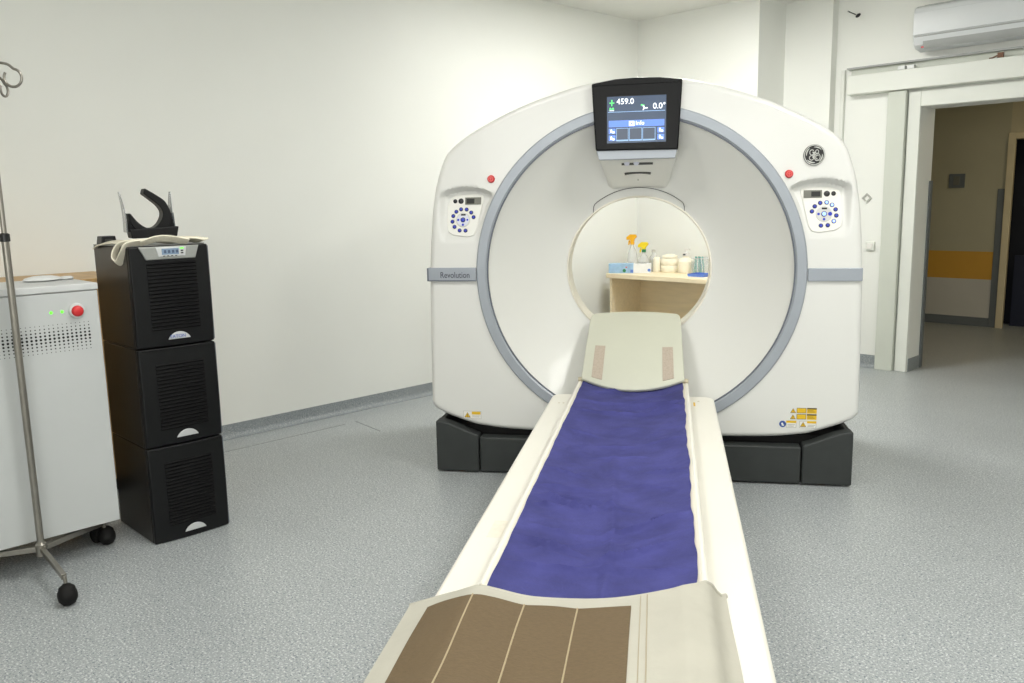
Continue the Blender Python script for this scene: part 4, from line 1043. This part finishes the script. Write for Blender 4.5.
# spray bottles
def spray(x, y, h, body, head, label, collar=None, sc=1.0):
    s_ = thing('spray_bottle', label, 'spray bottle', (x, y, DZ), 0.4)
    hb_ = h - 0.085
    MB().lathe([(0, 0), (0.038 * sc, 0), (0.042 * sc, 0.006), (0.042 * sc, hb_ * .62), (0.030 * sc, hb_ * .8), (0.015, hb_ * .93), (0.014, hb_), (0, hb_)], seg=22).build('bottle', body, s_, smooth=40)
    MB().lathe([(0, hb_), (0.018, hb_), (0.018, hb_ + 0.022), (0.012, hb_ + 0.026), (0, hb_ + 0.026)], seg=18).build('collar', collar or head, s_, smooth=40)
    m = MB(); m.prism([(-0.05, h - 0.045), (-0.05, h - 0.022), (-0.02, h), (0.03, h), (0.04, h - 0.02), (0.02, h - 0.04), (0.014, h - 0.062), (-0.014, h - 0.062), (-0.014, h - 0.045)], -0.014, 0.014, 'y'); m.build('spray_head', head, s_, bevel=0.004)
    m = MB(); m.prism([(-0.022, h - 0.045), (-0.034, h - 0.055), (-0.036, h - 0.088), (-0.028, h - 0.09), (-0.018, h - 0.06)], -0.006, 0.006, 'y'); m.build('trigger', head, s_, bevel=0.002)
spray(-4.497, 5.80, 0.313, 'glass', 'orange', 'clear spray bottle with amber head behind the blue and white carton')
spray(-4.405, 5.84, 0.248, 'glass', 'lemon', 'white spray bottle with lemon yellow head and green collar', 'green', 1.1)
cl = thing('clear_bottle', 'small clear bottle with grey label on the desk beside the spray bottles', 'bottle', (-4.325, 5.87, DZ))
MB().lathe([(0, 0), (0.032, 0), (0.034, 0.006), (0.034, 0.12), (0.016, 0.15), (0.015, 0.165), (0, 0.165)], seg=20).build('bottle', 'glass', cl, smooth=40)
MB().lathe([(0.0345, 0.04), (0.0348, 0.04), (0.0348, 0.10), (0.0345, 0.10)], seg=20).build('paper_label', 'labgrey', cl, smooth=40)
MB().lathe([(0, 0.165), (0.017, 0.165), (0.017, 0.185), (0, 0.187)], seg=18).build('cap', 'labgrey', cl, smooth=40)
gz = thing('gauze_tub', 'wide white tub of gauze in the middle of the birch desk', 'tub', (-4.175, 5.895, DZ))
MB().lathe([(0, 0), (0.068, 0), (0.074, 0.01), (0.076, 0.05), (0.072, 0.056), (0.076, 0.062), (0.076, 0.10), (0.066, 0.118), (0, 0.12)], seg=28).build('tub', 'gauze', gz, smooth=50)
MB().lathe([(0, 0.118), (0.058, 0.118), (0.066, 0.125), (0.062, 0.138), (0.03, 0.15), (0, 0.152)], seg=28).build('roll', 'gauze', gz, smooth=50)
gp = tag(MB().lathe([(0, 0), (0.03, 0), (0.032, 0.01), (0.031, 0.11), (0.02, 0.125), (0, 0.127)], seg=20).build('paper_cup', 'gauze', None, smooth=50, loc=(-4.275, 5.85, DZ)), 'slim off-white cup left of the gauze tub on the desk', 'cup')
wb = thing('soap_bottle', 'squat cream plastic bottle with a pump cap right of the gauze tub', 'bottle', (-4.018, 5.90, DZ))
MB().lathe([(0, 0), (0.064, 0), (0.068, 0.008), (0.068, 0.095), (0.05, 0.115), (0.026, 0.125), (0.024, 0.14), (0, 0.14)], seg=24).build('bottle', 'gauze', wb, smooth=40)
m = MB(); m.lathe([(0, 0.14), (0.028, 0.14), (0.028, 0.165), (0.01, 0.17), (0.008, 0.19), (0, 0.19)], seg=18); m.box(-0.012, 0.03, -0.01, 0.01, 0.185, 0.2); m.build('pump', 'labwhite', wb, smooth=40)
MB().box(-0.012, 0.012, -0.0295, -0.027, 0.146, 0.158).build('cap_mark', 'ink', wb)
tr = thing('blue_tray', 'small flat blue tray at the right end of the desk top', 'tray', (-3.745, 5.70, DZ))
MB().prism(rrect(-0.075, 0.075, -0.07, 0.07, 0.012), 0, 0.006, 'z').build('tray_base', 'trayblue', tr)
m = MB()
for a in ((-0.075, 0.075, -0.07, -0.064), (-0.075, 0.075, 0.064, 0.07), (-0.075, -0.069, -0.064, 0.064), (0.069, 0.075, -0.064, 0.064)): m.box(a[0], a[1], a[2], a[3], 0.006, 0.022)
m.build('tray_rim', 'trayblue', tr)
jb = thing('clear_jar', 'clear jar of teal sticks standing behind the blue tray on the desk', 'jar', (-3.868, 5.88, DZ))
MB().lathe([(0, 0), (0.07, 0), (0.072, 0.004), (0.072, 0.13), (0.069, 0.13), (0.069, 0.006), (0, 0.006)], seg=26).build('jar_wall', 'jar', jb, smooth=40)
MB().lathe([(0.072, 0.122), (0.076, 0.124), (0.076, 0.132), (0.069, 0.133)], seg=26).build('jar_rim', 'glass', jb, smooth=40)
sk = MB().tube([(0, 0, 0), (0, 0, 0.135)], 0.006, 8).build('swab_stick', 'teal', None, smooth=60)
for i in range(7):
    o = sk if i == 0 else sk.copy()
    if i: COL.objects.link(o)
    o.location = (-3.868 - 0.045 + 0.015 * i, 5.88 + random.uniform(-0.03, 0.0), DZ + 0.0065)
    o.rotation_euler = (random.uniform(-0.05, 0.05), random.uniform(-0.08, 0.25) * (1 if i < 5 else -0.5), 0)
    tag(o, 'teal stick standing in the clear jar behind the blue tray', 'stick', 'teal sticks in the clear jar')

# ------------------------------------------------------------------ world, camera, view
wd = bpy.data.worlds.new('world'); S.world = wd; wd.use_nodes = True
wd.node_tree.nodes['Background'].inputs['Color'].default_value = (1.0, 0.99, 0.96, 1); wd.node_tree.nodes['Background'].inputs['Strength'].default_value = 5.6  # bright sky that feeds the added fill window
P0, PI0, RO0, YR0 = 843.744, 0.16456012, -0.020393735, 0.80282058
cd = bpy.data.cameras.new('camera'); cam = bpy.data.objects.new('camera', cd); COL.objects.link(cam)
cd.sensor_width = 36.0; cd.sensor_fit = 'HORIZONTAL'; cd.lens = P0 / 1024 * 36.0; cd.clip_start = 0.02
c_, s_ = math.cos(PI0), math.sin(PI0); cr_, sr_ = math.cos(RO0), math.sin(RO0)
R0 = Matrix(((1, 0, 0), (0, 0, -1), (0, 1, 0)))
R = Matrix(((cr_, -sr_, 0), (sr_, cr_, 0), (0, 0, 1))) @ Matrix(((1, 0, 0), (0, c_, -s_), (0, s_, c_))) @ R0
rb_ = Vector((math.cos(YR0), -math.sin(YR0), 0)); ra_ = Vector((math.sin(YR0), math.cos(YR0), 0))
def rm(v): v = Vector(v); return Vector((v.dot(rb_), v.dot(ra_), v.z))
ax, ay, az = rm(R[0]), -rm(R[1]), -rm(R[2])
mw = Matrix((ax, ay, az)).transposed().to_4x4(); mw.translation = Vector((0, 0, 1.36))
cam.matrix_world = mw
S.camera = cam
S.view_settings.view_transform = 'Standard'; S.view_settings.look = 'None'; S.view_settings.gamma = 1.0; S.view_settings.use_curve_mapping = False
S.view_settings.exposure = 0.2
